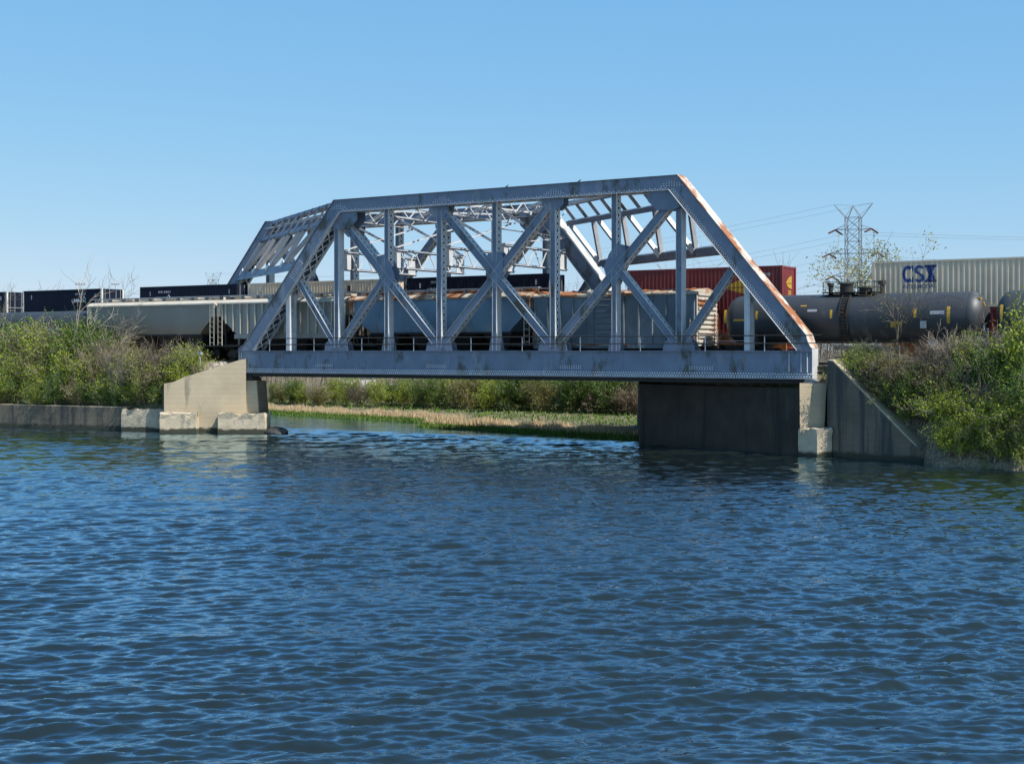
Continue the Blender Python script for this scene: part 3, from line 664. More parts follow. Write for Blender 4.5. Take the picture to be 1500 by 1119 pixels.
def car(name, label, xa, xb, cat='railway car', y=Y1):
    return thing(name, label, cat, Wp((xa+xb)/2, y, RAIL), group='railway cars on the near track' if y == Y1 else 'container well cars on the far track')
def hopper(label, xa, xb, style, side, roof, ends):
    t = car('covered_hopper', label, xa, xb); h = (xb-xa)/2-.12
    zs, zt = 1.95, 4.28
    cut, zc = 1.75, 3.35       # the body side is cut back below zc at both ends
    if style == 'smooth':
        rings_y = [(1.28,zs),(1.44,2.25),(1.53,2.7),(1.56,3.2),(1.54,3.7),(1.5,zt-.1)]
    else: rings_y = [(1.45,zs),(1.45,2.6),(1.45,zc),(1.45,3.8),(1.45,zt-.1)]
    mb = MB(); N = 24
    for s in (-1,1):
        rows = []
        for (yy,z) in rings_y:
            e = h - max(0,(zc-z))/(zc-zs)*cut if z < zc else h
            rows.append([(-e+2*e*k/N, s*yy, z) for k in range(N+1)])
        b = len(mb.v)
        for r_ in rows: mb.v += r_
        for j in range(len(rows)-1):
            for k in range(N): i = b+j*(N+1)+k; mb.f.append([i,i+1,i+N+2,i+N+1]); mb.m.append(0)
    # slope sheets and end bulkheads
    for s in (-1,1):
        y0_ = rings_y[0][0]; y1_ = 1.46
        mb.add([(s*(h-cut),-y0_,zs),(s*(h-cut),y0_,zs),(s*h,y1_,zc),(s*h,-y1_,zc),(s*h,y1_,zt-.1),(s*h,-y1_,zt-.1)], [(0,1,2,3),(3,2,4,5)], 0)
    mb.add([(-h+cut,-1.28,zs),(h-cut,-1.28,zs),(h-cut,1.28,zs),(-h+cut,1.28,zs)], [(0,1,2,3)])
    body = mb.build('body', side, t)
    smooth_angle(body, 40)
    if style == 'ribbed':
        for s in (-1,1):
            mb = MB(); x = -h+.06
            while x < h:
                z0 = zs if abs(x) < h-cut else zs+(zc-zs)*(abs(x)-(h-cut))/cut
                mb.box(x-.05,x+.05,min(s*1.452,s*1.6),max(s*1.452,s*1.6),z0,zt-.1)
                x += .72
            mb.build('side_ribs', roof, t)
        mb = MB()
        for s in (-1,1): mb.box(-h+cut*.9,h-cut*.9,min(s*1.3,s*1.5),max(s*1.3,s*1.5),zs-.35,zs-.01)
        mb.build('side_sill', side, t)
    # roof with an overhanging eave
    mb = MB(); prof = [(-1.64,zt-.12),(-1.64,zt-.02),(-1.3,zt+.2),(-.6,zt+.3),(.6,zt+.3),(1.3,zt+.2),(1.64,zt-.02),(1.64,zt-.12)]
    mb.prism(prof, 'x', -h-.02, h+.02); mb.build('roof', roof, t)
    mb = MB(); n = 6
    mb.box(-h+.5,h-.5,-.32,.32,zt+.305,zt+.42)
    for k in range(n): x = -h+1+(2*h-2)*k/(n-1); mb.box(x-.5,x+.5,-.4,.4,zt+.42,zt+.48)
    mb.build('roof_hatches', roof, t)
    mb = MB()
    for s in (-1,1):
        mb.box(-h-.3,h+.3,s*.85-.22,s*.85+.22,zt+.5,zt+.56)
        x = -h+.3
        while x < h: mb.box(x-.03,x+.03,s*.85-.2,s*.85+.2,zt+.2,zt+.5); x += 1.5
    mb.build('running_board', M['galv'], t)
    # end frames, ladders, lower sill and hopper chutes
    for s in (-1,1):
        mb = MB()
        mb.box(min(s*h,s*(h-.32)),max(s*h,s*(h-.32)),-1.6,-1.585,zc-.05,zt-.12); mb.box(min(s*h,s*(h-.32)),max(s*h,s*(h-.32)),1.585,1.6,zc-.05,zt-.12)
        mb.box(min(s*(h+.02),s*(h+.04)),max(s*(h+.02),s*(h+.04)),-1.5,1.5,zc-.1,zt-.12)
        mb.build('end_panel', ends, t)
        for yy in (-1.5,1.5): ladder(t, s*(h-.05), s*(h-.45), yy*1.075, 1.1, zt, ends, 8)
        mb = MB(); mb.box(min(s*(h-2.2),s*(h+.05)),max(s*(h-2.2),s*(h+.05)),-1.4,1.4,1.0,1.15)
        for yy in (-.9,.9): mb.bar((s*(h-.2),yy,1.15),(s*(h-.1),yy,zc),.12,.12)
        mb.build('end_sill', M['dark'], t); bogie(t, s*(h-1.6)); coupler(t, s*(h+.02), s)
    mb = MB()
    for s in (-1,1): mb.box(-h+1.6,h-1.6,min(s*1.2,s*1.32),max(s*1.2,s*1.32),zs-.12,zs-.002)
    for k in range(4):
        x = -h+cut+1.1+(2*h-2*cut-2.2)*k/3
        mb.loft([[(x-1.2,-1.1,zs-.002),(x+1.2,-1.1,zs-.002),(x+1.2,1.1,zs-.002),(x-1.2,1.1,zs-.002)],[(x-.35,-.4,.55),(x+.35,-.4,.55),(x+.35,.4,.55),(x-.35,.4,.55)]])
    mb.build('chutes', M['dark'], t)
    return t, h
hopper('smooth grey covered hopper car with a pale roof behind the bushes', s_at(126,1.1), s_at(316,1.1), 'smooth', M['hop_grey'], M['hop_pale'], M['hop_pale'])
hopper('ribbed pale grey covered hopper car at the sunlit end of the bridge', s_at(317,1.1), s_at(508,1.1), 'ribbed', M['hop_ribbed'], M['hop_pale'], M['hop_pale'])
t, h = hopper('faded blue covered hopper car with a rusty roof edge', s_at(509,1.1), s_at(779,1.1), 'smooth', M['hop_blue'], M['rust_roof'], M['rust_roof'])
# boxcar
xa, xb = s_at(780.5,1.1), s_at(1021,1.1)
t = car('boxcar', 'old blue-grey ribbed boxcar with sliding door and pale corrugated end', xa, xb); h = (xb-xa)/2-.02; xm = (xa+xb)/2
mb = MB(); mb.box(-h+.06,h-.06,-1.5,1.5,1.0,4.2); mb.build('body', M['box_blue'], t)
d0, d1 = s_at(868,1.1)-xm, s_at(914,1.1)-xm
for s in (-1,1):
    mb = MB(); x = -h+.1
    while x < h:
        if not (d0-.25 < x < d1+.25): mb.prism([(x-.09,s*1.502),(x-.045,s*1.58),(x+.045,s*1.58),(x+.09,s*1.502)], 'z', 1.0, 4.2)
        x += .92
    mb.box(-h,h,min(s*1.502,s*1.57),max(s*1.502,s*1.57),.86,1.08)
    mb.build('side_ribs', M['box_blue'], t)
for s in (-1,1):
    mb = MB(); mb.box(d0,d1,min(s*1.51,s*1.56),max(s*1.51,s*1.56),1.1,4.05)
    for k in range(8): z = 1.35+.36*k; mb.prism([(s*1.561,z-.07),(s*1.63,z-.03),(s*1.63,z+.03),(s*1.561,z+.07)], 'x', d0+.15, d1-.15)
    for xx in (d0+.05,d1-.05,(d0+d1)/2+.5): mb.box(xx-.05,xx+.05,min(s*1.561,s*1.65),max(s*1.561,s*1.65),1.1,4.05)
    dr = mb.build('sliding_door', M['box_blue'], t)
    mb = MB(); mb.box(d0-1.6,d1+.3,min(s*1.575,s*1.62),max(s*1.575,s*1.62),1.02,1.1); mb.box(d0-1.6,d1+.3,min(s*1.575,s*1.62),max(s*1.575,s*1.62),4.06,4.12); mb.build('door_track', M['rust_roof'], t)
mb = MB(); prof = [(-1.62,4.12),(-1.62,4.22),(0,4.52),(1.62,4.22),(1.62,4.12)]; mb.prism(prof, 'x', -h-.05, h+.05)
x = -h
while x < h+.01:
    for s in (-1,1): mb.bar((x,s*1.62,4.25),(x,0,4.55),.1,.05,(0,0,1))
    x += 1.05
mb.build('roof', M['rust_roof'], t)
for s in (-1,1):
    mb = MB(); x0_ = s*(h-.058); mb.prism([(-1.52,1.0),(1.52,1.0),(1.52,4.2),(0,4.48),(-1.52,4.2)], 'x', min(x0_,x0_+s*.03), max(x0_,x0_+s*.03))
    for k in range(11): z = 1.25+.285*k; mb.prism([(x0_+s*.031,z-.085),(x0_+s*.12,z-.045),(x0_+s*.12,z+.045),(x0_+s*.031,z+.085)], 'y', -1.38, 1.38)
    mb.build('corrugated_end', M['box_end'], t)
    ladder(t, s*h*.992, s*(h-.42), -1.64, 1.0, 2.6, M['rust_roof'], 5); bogie(t, s*(h-1.7)); coupler(t, s*h, s)
    mb = MB()
    for yy in (.7,1.2): mb.bar((s*(h+.16),yy,1.1),(s*(h+.16),yy,3.0),.04,.04,(1,0,0))
    for k in range(6): mb.bar((s*(h+.16),.7,1.25+.3*k),(s*(h+.16),1.2,1.25+.3*k),.035,.035)
    mb.build('ladder', M['rust_roof'], t)
mb = MB(); mb.box(-h,h,-1.3,1.3,.7,.86); mb.build('underframe', M['dark'], t)
def text_obj(name, body, size, mat, parent, loc, rot=(R(90),0,0), bold=0.0, sx=1.0, extrude=.004):
    cu = bpy.data.curves.new(name+'_curve', 'FONT'); cu.body = body; cu.size = size; cu.offset = bold; cu.extrude = extrude; cu.align_x = 'CENTER'; cu.align_y = 'BOTTOM_BASELINE'
    tmp = bpy.data.objects.new('tmp', cu); COL.objects.link(tmp); dg = bpy.context.evaluated_depsgraph_get()
    me = bpy.data.meshes.new_from_object(tmp.evaluated_get(dg)); bpy.data.objects.remove(tmp); bpy.data.curves.remove(cu)
    me.materials.clear(); me.materials.append(mat)
    me.transform(Matrix.Diagonal((sx,1,1,1))); me.transform(Matrix.Rotation(rot[2],4,'Z') @ Matrix.Rotation(rot[0],4,'X')); me.transform(Matrix.Translation(loc))
    o = bpy.data.objects.new(name, me); COL.objects.link(o)
    if parent: o.parent = parent
    return o
def tankcar(label, xa, xb, mat, fittings=True, marks=()):
    t = car('tank_car', label, xa, xb); L = (xb-xa)/2; r_, zc = 1.42, 2.55; n = 40
    mb = MB(); rings = []
    for u in (-1,-.97,-.9,-.75,-.5,-.2): rings.append((-(L-.85)+u*.85, r_*math.sqrt(max(0,1-u*u*.999))))
    rings += [(-(L-.85),r_)]
    for k in range(1,8): rings.append((-(L-.85)+2*(L-.85)*k/8, r_))
    rings += [(-q[0], q[1]) for q in reversed(rings[:7])]
    mb.loft([[(x, rr*math.cos(2*math.pi*k/n), zc+rr*math.sin(2*math.pi*k/n)) for k in range(n)] for x, rr in rings]); mb.build('tank_shell', mat, t, smooth=True)
    mb = MB()
    for x in (-(L-2.2)/1.9, (L-2.2)/1.9, -(L-.9), L-.9):
        mb.loft([[(x-.02, (r_+.008)*math.cos(2*math.pi*k/n), zc+(r_+.008)*math.sin(2*math.pi*k/n)) for k in range(n)], [(x+.02, (r_+.008)*math.cos(2*math.pi*k/n), zc+(r_+.008)*math.sin(2*math.pi*k/n)) for k in range(n)]])
    mb.build('weld_seams', mat, t)
    for s in (-1,1):
        mb = MB(); x = s*(L-1.9); mb.prism([(-1.25,1.0),(1.25,1.0),(1.3,1.75),(.9,1.45),(0,1.25),(-.9,1.45),(-1.3,1.75)], 'x', x-.45, x+.45)
        mb.box(min(s*(L-2.6),s*(L+.25)),max(s*(L-2.6),s*(L+.25)),-.5,.5,.72,1.05); mb.box(min(s*(L+.1),s*(L+.25)),max(s*(L+.1),s*(L+.25)),-1.45,1.45,.85,1.05)
        mb.build('end_sill', M['dark'], t)
    for s in (-1,1): bogie(t, s*(L-1.9)); coupler(t, s*(L+.2), s)
    mb = MB()   # end platform rails and brake wheel
    for s in (-1,1):
        for yy in (-1.4,1.4): mb.bar((s*(L+.18),yy,1.0),(s*(L+.18),yy,1.9),.04,.04,(1,0,0)); mb.bar((s*(L-1.5),yy,1.3),(s*(L+.18),yy,1.3),.03,.03)
        mb.bar((s*(L+.18),-1.4,1.9),(s*(L+.18),1.4,1.9),.04,.04)
    mb.build('end_rails', M['galv'], t)
    mb = MB(); mb.tube((L-.1,-.9,1.0),(L-.1,-.9,2.1),.035); mb.tube((L-.06,-.9,1.75),(L-.02,-.9,1.75),.3,n=16); mb.box(L-.5,L-.15,-1.2,-.8,1.05,1.5); mb.build('brake_gear', M['galv'], t)
    mb = MB(); mb.tube((L-3.0,-.95,1.05),(L-1.2,-.95,1.05),.28,n=14); mb.build('air_reservoir', M['tank_grey'], t)
    if fittings:
        mb = MB(); zt = zc+r_
        mb.box(-1.55,1.55,-.75,.75,zt+.05,zt+.09)
        for x in (-1.5,-.5,.5,1.5):
            for yy in (-.72,.72): mb.bar((x,yy,zt-.1),(x,yy,zt+.68),.035,.035,(1,0,0))
        for yy in (-.72,.72):
            for z in (zt+.38,zt+.68): mb.bar((-1.5,yy,z),(1.5,yy,z),.03,.03)
        for x in (-1.5,1.5): mb.bar((x,-.72,zt+.68),(x,.72,zt+.68),.03,.03)
        mb.build('platform', M['dark'], t)
        mb = MB(); mb.tube((-.35,0,zt-.03),(-.35,0,zt+.55),.36,n=16); mb.tube((-.35,0,zt+.55),(-.35,0,zt+.62),.42,n=16); mb.tube((.75,0,zt-.03),(.75,0,zt+.3),.36,n=16); mb.tube((.75,0,zt+.3),(.75,0,zt+.36),.42,n=16); mb.tube((-1.3,0,zt),(-1.3,0,zt+.5),.13,n=10); mb.tube((-1.3,0,zt+.5),(-1.3,0,zt+.65),.2,n=10); mb.tube((1.7,0,zt),(1.7,0,zt+.62),.14,n=10); mb.tube((1.7,0,zt+.5),(1.7,0,zt+.72),.22,n=10)
        mb.build('valves', M['dark'], t)
        mb = MB()
        for x in (-.32,.12):
            pts = [(x,-(r_+.1)*math.cos(a),zc+(r_+.1)*math.sin(a)) for a in [R(v) for v in range(-40,86,9)]]
            for p, q in zip(pts[:-1],pts[1:]): mb.bar(p,q,.05,.05,(1,0,0))
        for v in range(-38,84,7): a = R(v); mb.bar((-.32,-(r_+.1)*math.cos(a),zc+(r_+.1)*math.sin(a)),(.12,-(r_+.1)*math.cos(a),zc+(r_+.1)*math.sin(a)),.05,.05)
        pts = [(-.1,-(r_+.02)*math.cos(a),zc+(r_+.02)*math.sin(a)) for a in [R(v) for v in range(-60,86,9)]]
        for p, q in zip(pts[:-1],pts[1:]): mb.bar(p,q,.55,.012,Vector((0,p[1],p[2]-zc)))
        mb.build('ladder', M['dark'], t)
    mats = {'y': M['yellow'], 'w': M['white'], 'g': M['pale_mark'], 'r': M['red']}
    for kind, x0, x1, a0, a1 in marks:     # painted patches following the shell: angles above the horizontal
        mb = MB(); A = [R(a0+(a1-a0)*k/5) for k in range(6)]; rr = r_+.006
        mb.add([(x0,-rr*math.cos(a),zc+rr*math.sin(a)) for a in A]+[(x1,-rr*math.cos(a),zc+rr*math.sin(a)) for a in A], [(k,k+1,7+k,6+k) for k in range(5)])
        mb.build('painted_mark', mats[kind], t, fix=False)
    return t, L
X0 = s_at(1054,1.25); X1 = s_at(1441,1.25); xm = (X0+X1)/2
def tx(px): return s_at(px,1.28)-xm
marks = [('y',tx(1163)-.07,tx(1163)+.07,0,20),('y',tx(1217)-.07,tx(1217)+.07,0,20),('y',tx(1108)-.07,tx(1108)+.07,0,20),('y',tx(1062)-.08,tx(1062)+.08,-8,24),('y',tx(1340)-.08,tx(1340)+.08,0,20),('y',tx(1389)-.09,tx(1389)+.09,-14,24),
         ('y',tx(1304),tx(1319),-22,-8),('y',tx(1074),tx(1100),-4,1),('y',tx(1171),tx(1180),30,33),('g',tx(1182),tx(1196),16,22),('g',tx(1362),tx(1383),6,14)]
t, L = tankcar('long black tank car with yellow marks standing between bridge end and container stack', X0, X1, M['tank'], True, marks)
mb = MB(); mb.box(tx(1348),tx(1357),-1.47,-1.45,1.95,2.35); mb.build('placard', M['pale_mark'], t)
mb = MB(); 
for (yy,zz,w_,h_) in ((-.55,3.55,.5,.09),(-.5,3.3,.35,.07),(-.5,3.18,.3,.06)):
    xh = (L-.85)+.85*math.sqrt(max(.02,1-((yy*yy+(zz-2.55)**2)/1.42**2)))
    mb.box(xh-.16,xh+.02,yy-w_/2,yy+w_/2,zz-h_/2,zz+h_/2)
mb.build('painted_mark', M['yellow'], t)
xa2 = s_at(1452,1.3); t2, L2 = tankcar('dark tank car cut off by the picture edge behind the bright green bushes', xa2, xa2+15, M['tank'], False, [('y',-7.05,-6.9,-12,26)])
text_obj('stencil', 'SHQX 0', .3, M['pale_mark'], t2, (-5.6,-1.44,2.28))
tankcar('black tank car with a white and red placard behind the leaning bare tree', s_at(0,1.1)-3, s_at(124,1.1), M['tank'], False, [('w',s_at(71,1.28)-(s_at(0,1.1)-3+s_at(124,1.1))/2, s_at(86,1.28)-(s_at(0,1.1)-3+s_at(124,1.1))/2,-18,0),('r',s_at(69,1.28)-(s_at(0,1.1)-3+s_at(124,1.1))/2, s_at(71,1.28)-(s_at(0,1.1)-3+s_at(124,1.1))/2,-22,2),('r',s_at(86,1.28)-(s_at(0,1.1)-3+s_at(124,1.1))/2, s_at(88,1.28)-(s_at(0,1.1)-3+s_at(124,1.1))/2,-5,2)])
tankcar('grey tank car at the far end of the train', s_at(0,1.1)-18.5, s_at(0,1.1)-3.6, M['tank_grey'], False)
# ------------------------------------------------------------------ containers
PITCH, DEPTH = .27, .05
def corr(x, pitch=PITCH, depth=DEPTH):    # offset outwards of a trapezoid corrugation
    u = (x/pitch) % 1.0
    if u < .32: return depth
    if u < .5: return depth*(1-(u-.32)/.18)
    if u < .82: return 0.0
    return depth*(u-.82)/.18
def corr_xs(x0, x1, pitch=PITCH):
    xs = [x0]; k = math.floor(x0/pitch)
    while True:
        done = False
        for u in (0,.32,.5,.82):
            x = (k+u)*pitch
            if x >= x1: done = True; break
            if x > x0+.005: xs.append(x)
        if done: break
        k += 1
    return xs+[x1]
CW_ = 2.44; CH = 2.76
def container(label, xa, xb, z, body, post, depth=DEPTH, pitch=PITCH, group='containers stacked on the far train', door='doors'):
    t = thing('shipping_container', label, 'container', Wp((xa+xb)/2, Y2, RAIL+z), group=group); h = (xb-xa)/2; w = CW_/2
    xs = corr_xs(-h+.14, h-.14, pitch)
    for s in (-1,1):
        mb = MB(); n = len(xs)
        for x in xs: y = s*(w-.012-depth+corr(x,pitch,depth)); mb.v += [(x,y,.16),(x,y,CH-.1)]
        for k in range(n-1): mb.f.append([2*k,2*k+2,2*k+3,2*k+1]); mb.m.append(0)
        mb.build('side_panel', body, t)
    mb = MB()
    for s in (-1,1):
        mb.box(-h+.1,h-.1,min(s*(w-.12),s*w),max(s*(w-.12),s*w),0,.16); mb.box(-h+.1,h-.1,min(s*(w-.12),s*w),max(s*(w-.12),s*w),CH-.1,CH)
        mb.box(min(s*(h-.1),s*(h-.02)),max(s*(h-.1),s*(h-.02)),-w+.1,w-.1,CH-.12,CH-.01); mb.box(min(s*(h-.1),s*(h-.02)),max(s*(h-.1),s*(h-.02)),-w+.1,w-.1,.01,.18)
    mb.build('frame', body, t)
    for sx in (-1,1):
        for sy in (-1,1): mb = MB(); mb.box(min(sx*h,sx*(h-.15)),max(sx*h,sx*(h-.15)),min(sy*(w+.004),sy*(w-.15)),max(sy*(w+.004),sy*(w-.15)),-.003,CH+.004); mb.build('corner_post', post, t)
    mb = MB(); n = 60
    for k in range(n+1): x = -h+.1+(2*h-.2)*k/n; zz = CH-.035+(.02 if k%2 else 0); mb.v += [(x,-w+.1,zz),(x,w-.1,zz)]
    for k in range(n): mb.f.append([2*k,2*k+1,2*k+3,2*k+2]); mb.m.append(0)
    mb.build('roof', body, t)
    for s in (-1,1):
        if s == 1 and door == 'doors':
            mb = MB(); mb.box(h-.09,h-.04,-w+.15,w-.15,.18,CH-.12); mb.box(h-.04,h-.025,-.03,.03,.18,CH-.12); dd = mb.build('door', body, t)
            mb = MB()
            for yy in (-.85,-.35,.35,.85): mb.tube((h-.015,yy,.1),(h-.015,yy,CH-.06),.022,n=6)
            for yy in (-.6,.6): mb.bar((h-.01,yy-.2,1.1),(h-.01,yy+.2,1.1),.03,.03)
            mb.build('locking_bars', M['galv'], dd)
        else:
            mb = MB(); ys_ = corr_xs(-w+.15,w-.15,.22)
            for y in ys_: x = s*(h-.09+corr(y,.22,.05)); mb.v += [(x,y,.18),(x,y,CH-.12)]
            for k in range(len(ys_)-1): mb.f.append([2*k,2*k+2,2*k+3,2*k+1]); mb.m.append(0)
            mb.build('end_panel', body, t)
    return t, h, w
def on_side(o, w, depth=DEPTH, pitch=PITCH, lift=.004):    # lay flat lettering (in the plane y=0) onto the corrugated side
    bm = bmesh.new(); bm.from_mesh(o.data)
    xs = [v.co.x for v in bm.verts]
    for x in corr_xs(min(xs), max(xs), pitch)[1:-1]:
        bmesh.ops.bisect_plane(bm, geom=bm.verts[:]+bm.edges[:]+bm.faces[:], plane_co=(x,0,0), plane_no=(1,0,0))
    for v in bm.verts: v.co.y = -(w-.012-depth+corr(v.co.x,pitch,depth)) - lift
    bm.to_mesh(o.data); bm.free()
def flat_poly(name, polys, mat, parent):
    mb = MB()
    for p in polys: mb.add([(x,0,z) for x,z in p], [tuple(range(len(p)))])
    return mb.build(name, mat, parent, fix=False)
Z2 = 3.17
def spx(px): return s_at(px, Y2-CW_/2)
def blocks(name, x, z, pattern, mat, parent):      # a row of small worn characters, too small to read
    P = []
    for ch in pattern:
        if ch == '#': P.append([(x,z),(x+.085,z),(x+.085,z+.17),(x,z+.17)])
        x += .125
    return flat_poly(name, P, mat, parent)
def umax(t, h, w, cx, zt, sc=1.0, dep=.02, pitch=.3):
    o = text_obj('lettering', 'UMAX', .68*sc, M['white'], t, (cx,0,zt), bold=.012, extrude=0); on_side(o, w, dep, pitch)
    c = cx+1.35*sc; z = zt+.42*sc; ring = []
    q = [(c+.34*sc*math.cos(a),z+.42*sc*math.sin(a)) for a in (0,math.pi/2,math.pi,1.5*math.pi)]; q2 = [(c+.2*sc*math.cos(a),z+.26*sc*math.sin(a)) for a in (0,math.pi/2,math.pi,1.5*math.pi)]
    o = flat_poly('emblem', [[q[k],q[(k+1)%4],q2[(k+1)%4],q2[k]] for k in range(4)]+[[(c+.1*sc,z-.3*sc),(c+.2*sc,z-.3*sc),(c+.38*sc,z-.55*sc),(c+.28*sc,z-.55*sc)]], M['white'], t); on_side(o, w, dep, pitch)
    o = blocks('number', cx-.3, zt+.62, '#### ######', M['pale_mark'], t); on_side(o, w, dep, pitch)
def navy(label, pxa, pxb, cx=None, post=None, length=None, zt=1.05, sc=1.0):
    xb = spx(pxb); xa = spx(pxa) if pxa is not None else xb-length
    t, h, w = container(label, xa, xb, Z2, M['c_blue'], post or M['c_blue'], .02, .3)
    if cx is not None: umax(t, h, w, spx(cx)-(xa+xb)/2, zt, sc)
    for xx in (h-.9,-h+1.1):
        o = flat_poly('small_mark', [[(xx,CH-.75),(xx+.12,CH-.75),(xx+.12,CH-.4),(xx,CH-.4)]], M['pale_mark'], t); on_side(o, w, .02, .3)
    mb = MB(); mb.bar((h+.005,-w+.2,1.35),(h+.005,.5,1.35),.05,.05); mb.prism([(.35,1.35),(.6,1.62),(.85,1.35),(.6,1.08)],'x',h+.0,h+.01); mb.build('door_marking', M['pale_mark'], t)
    return t, h, w
navy('navy container with a pale corner post cut off by the picture edge', None, 10, None, M['post_white'], 12)
navy('navy container with white lettering and pale corner posts behind the dark tank car', 33, 149, 113, M['post_white'], zt=1.65, sc=.62)
navy('navy container with white lettering seen above the smooth grey hopper', 205, 347, 236, None, zt=1.6, sc=.62)
tB, hB, wB = container('beige ribbed container between two navy ones above the ribbed hopper', spx(383)-1.4, spx(562), Z2, M['c_beige'], M['c_beige'], .05, .27)
o = flat_poly('small_mark', [[(hB-3.4,1.9),(hB-3.1,1.9),(hB-3.1,2.35),(hB-3.4,2.35)]], M['dark'], tB); on_side(o, wB)
navy('navy container with white lettering behind the crossing bridge diagonals', 596, 801, 636, None, zt=1.7, sc=.62)
tR, hR, wR = container('maroon container with a yellow sail emblem above the boxcar', spx(919), spx(1146), Z2, M['c_red'], M['c_red'], .055, .27, door='panel')
cx = spx(1085)-(spx(919)+spx(1146))/2
def fan(c, z0, w_, h_):   # bold sail emblem: upper sail, lower sail, base bar, with thin gaps
    P = []
    up = [(c-w_*.5,z0+h_*.52)]+[(c-w_*.5+w_*k/8, z0+h_*(.52+.46*math.sin(k/8*math.pi/2)**.8)) for k in range(1,9)]+[(c+w_*.5,z0+h_*.56)]
    P.append(up); P.append([(c-w_*.46,z0+h_*.48),(c+w_*.5,z0+h_*.52),(c+w_*.5,z0+h_*.22),(c+w_*.1,z0+h_*.24),(c-w_*.2,z0+h_*.34)])
    return P
o = flat_poly('emblem', fan(cx, .75, 2.0, 1.4), M['yellow'], tR); on_side(o, wR, .055)
o = blocks('number', hR-1.5, CH-.6, '######', M['pale_mark'], tR); on_side(o, wR, .055)
o = blocks('number', hR-2.5, CH-.6, '####', M['pale_mark'], tR); on_side(o, wR, .055)
mb = MB()
for p in fan(0, 1.15, 1.0, 1.05):
    mb.add([(hR-.03,y,z) for y,z in p], [tuple(range(len(p)))])
for k in range(3): mb.box(hR-.032,hR-.028,-.15,.4,.92+.13*k,1.0+.13*k)
mb.build('end_emblem', M['yellow'], tR, fix=False)
XC = spx(1277.5); tC, hC, wC = container('large beige ribbed container with blue lettering above the tank cars', XC, XC+15.8, Z2+.02, M['c_beige'], M['c_beige'], .06, .3)
cc = (spx(1322)+spx(1371))/2-(XC+hC)
def csx(cx, z0, wd, ht):
    lw = wd/3.05; polys = []
    def arc(c, zc, ro, ri, a0, a1, n=14, asp=1.0):
        for k in range(n):
            p, q = R(a0+(a1-a0)*k/n), R(a0+(a1-a0)*(k+1)/n)
            polys.append([(c+ro*asp*math.cos(p),zc+ro*math.sin(p)),(c+ro*asp*math.cos(q),zc+ro*math.sin(q)),(c+ri*asp*.8*math.cos(q),zc+ri*math.sin(q)),(c+ri*asp*.8*math.cos(p),zc+ri*math.sin(p))])
    H = ht/2; zc = z0+H
    c = cx-wd/2+lw*.52; arc(c, zc, H, H*.58, 48, 312, 18, lw*.52/H)
    for s in (1,-1): polys.append([(c+lw*.3,zc+s*H*.98),(c+lw*.46,zc+s*H*.98),(c+lw*.46,zc+s*H*.3),(c+lw*.38,zc+s*H*.3)])
    c = cx; hh = H*.535; asp = lw*.46/hh
    arc(c, zc+H-hh, hh, hh*.45, 20, 270, 14, asp); arc(c, zc-H+hh, hh, hh*.45, -160, 90, 14, asp)
    x0, x1 = cx+wd/2-lw*1.08, cx+wd/2
    polys.append([(x0+lw*.08,z0+ht),(x0+lw*.5,z0+ht),(x1-lw*.06,z0),(x1-lw*.5,z0)]); polys.append([(x1-lw*.38,z0+ht),(x1-lw*.12,z0+ht),(x0+lw*.42,z0),(x0+lw*.12,z0)])
    for zz in (z0, z0+ht*.86): polys.append([(x0,zz),(x1,zz),(x1,zz+ht*.14),(x0,zz+ht*.14)])
    return polys
ov = flat_poly('lettering', csx(cc, CH-1.28, 1.98, 1.0), M['c_navy'], tC); on_side(ov, wC, .06, .3)
ov.data.transform(Matrix.Identity(4))
o = text_obj('lettering', 'INTERMODAL', .33, M['c_navy'], tC, (cc,0,CH-1.62), bold=.004, sx=.95, extrude=0); on_side(o, wC, .06, .3)
# lower containers and the well cars that carry them
low = [('navy lower container hidden in its well car at the picture edge', M['c_blue'], spx(10)-12, spx(10)), ('navy lower container in the well car behind the dark tank car', M['c_blue'], spx(33), spx(149)), ('navy lower container in the well car behind the grey hopper', M['c_blue'], spx(205), spx(347)),
       ('beige lower container in the well car behind the ribbed hopper', M['c_beige'], spx(383)-1.4, spx(562)), ('navy lower container in the well car behind the blue hopper', M['c_blue'], spx(596), spx(801)), ('maroon lower container in the well car behind the boxcar', M['c_red'], spx(919), spx(1146)), ('red lower container seen between the two dark tank cars', M['c_red'], XC+2, XC+14.2)]
for lb, m_, a, b in low:
    container(lb, a, b, .36, m_, m_, .05, .27)
    t = car('well_car', lb.split(' lower')[0]+' loaded container well car, '+lb.split('in its ')[-1].split('in the ')[-1].replace('well car ','') if False else 'low well car carrying the '+lb.split(' in ')[0].split(' seen')[0].split(' hidden')[0]+' stack '+('at the picture edge' if 'edge' in lb else 'seen between the tank cars' if 'between' in lb else lb.split('well car ')[-1]), a, b, y=Y2); h = (b-a)/2
    mb = MB()
    for s in (-1,1): mb.box(-h-.3,h+.3,min(s*1.25,s*1.4),max(s*1.25,s*1.4),.55,1.75); mb.box(-h-.3,h+.3,min(s*1.25,s*1.48),max(s*1.25,s*1.48),1.75,1.83)
    mb.box(-h-.2,h+.2,-1.25,1.25,.24,.33)
    for s in (-1,1): mb.box(min(s*(h+.25),s*(h+1.35)),max(s*(h+.25),s*(h+1.35)),-1.2,1.2,.95,1.2)
    mb.build('well_body', M['dark'] if m_ is not M['c_red'] else M['rust_roof'], t)
    for s in (-1,1): bogie(t, s*(h+1.0)) if (b-a) < 0 else None
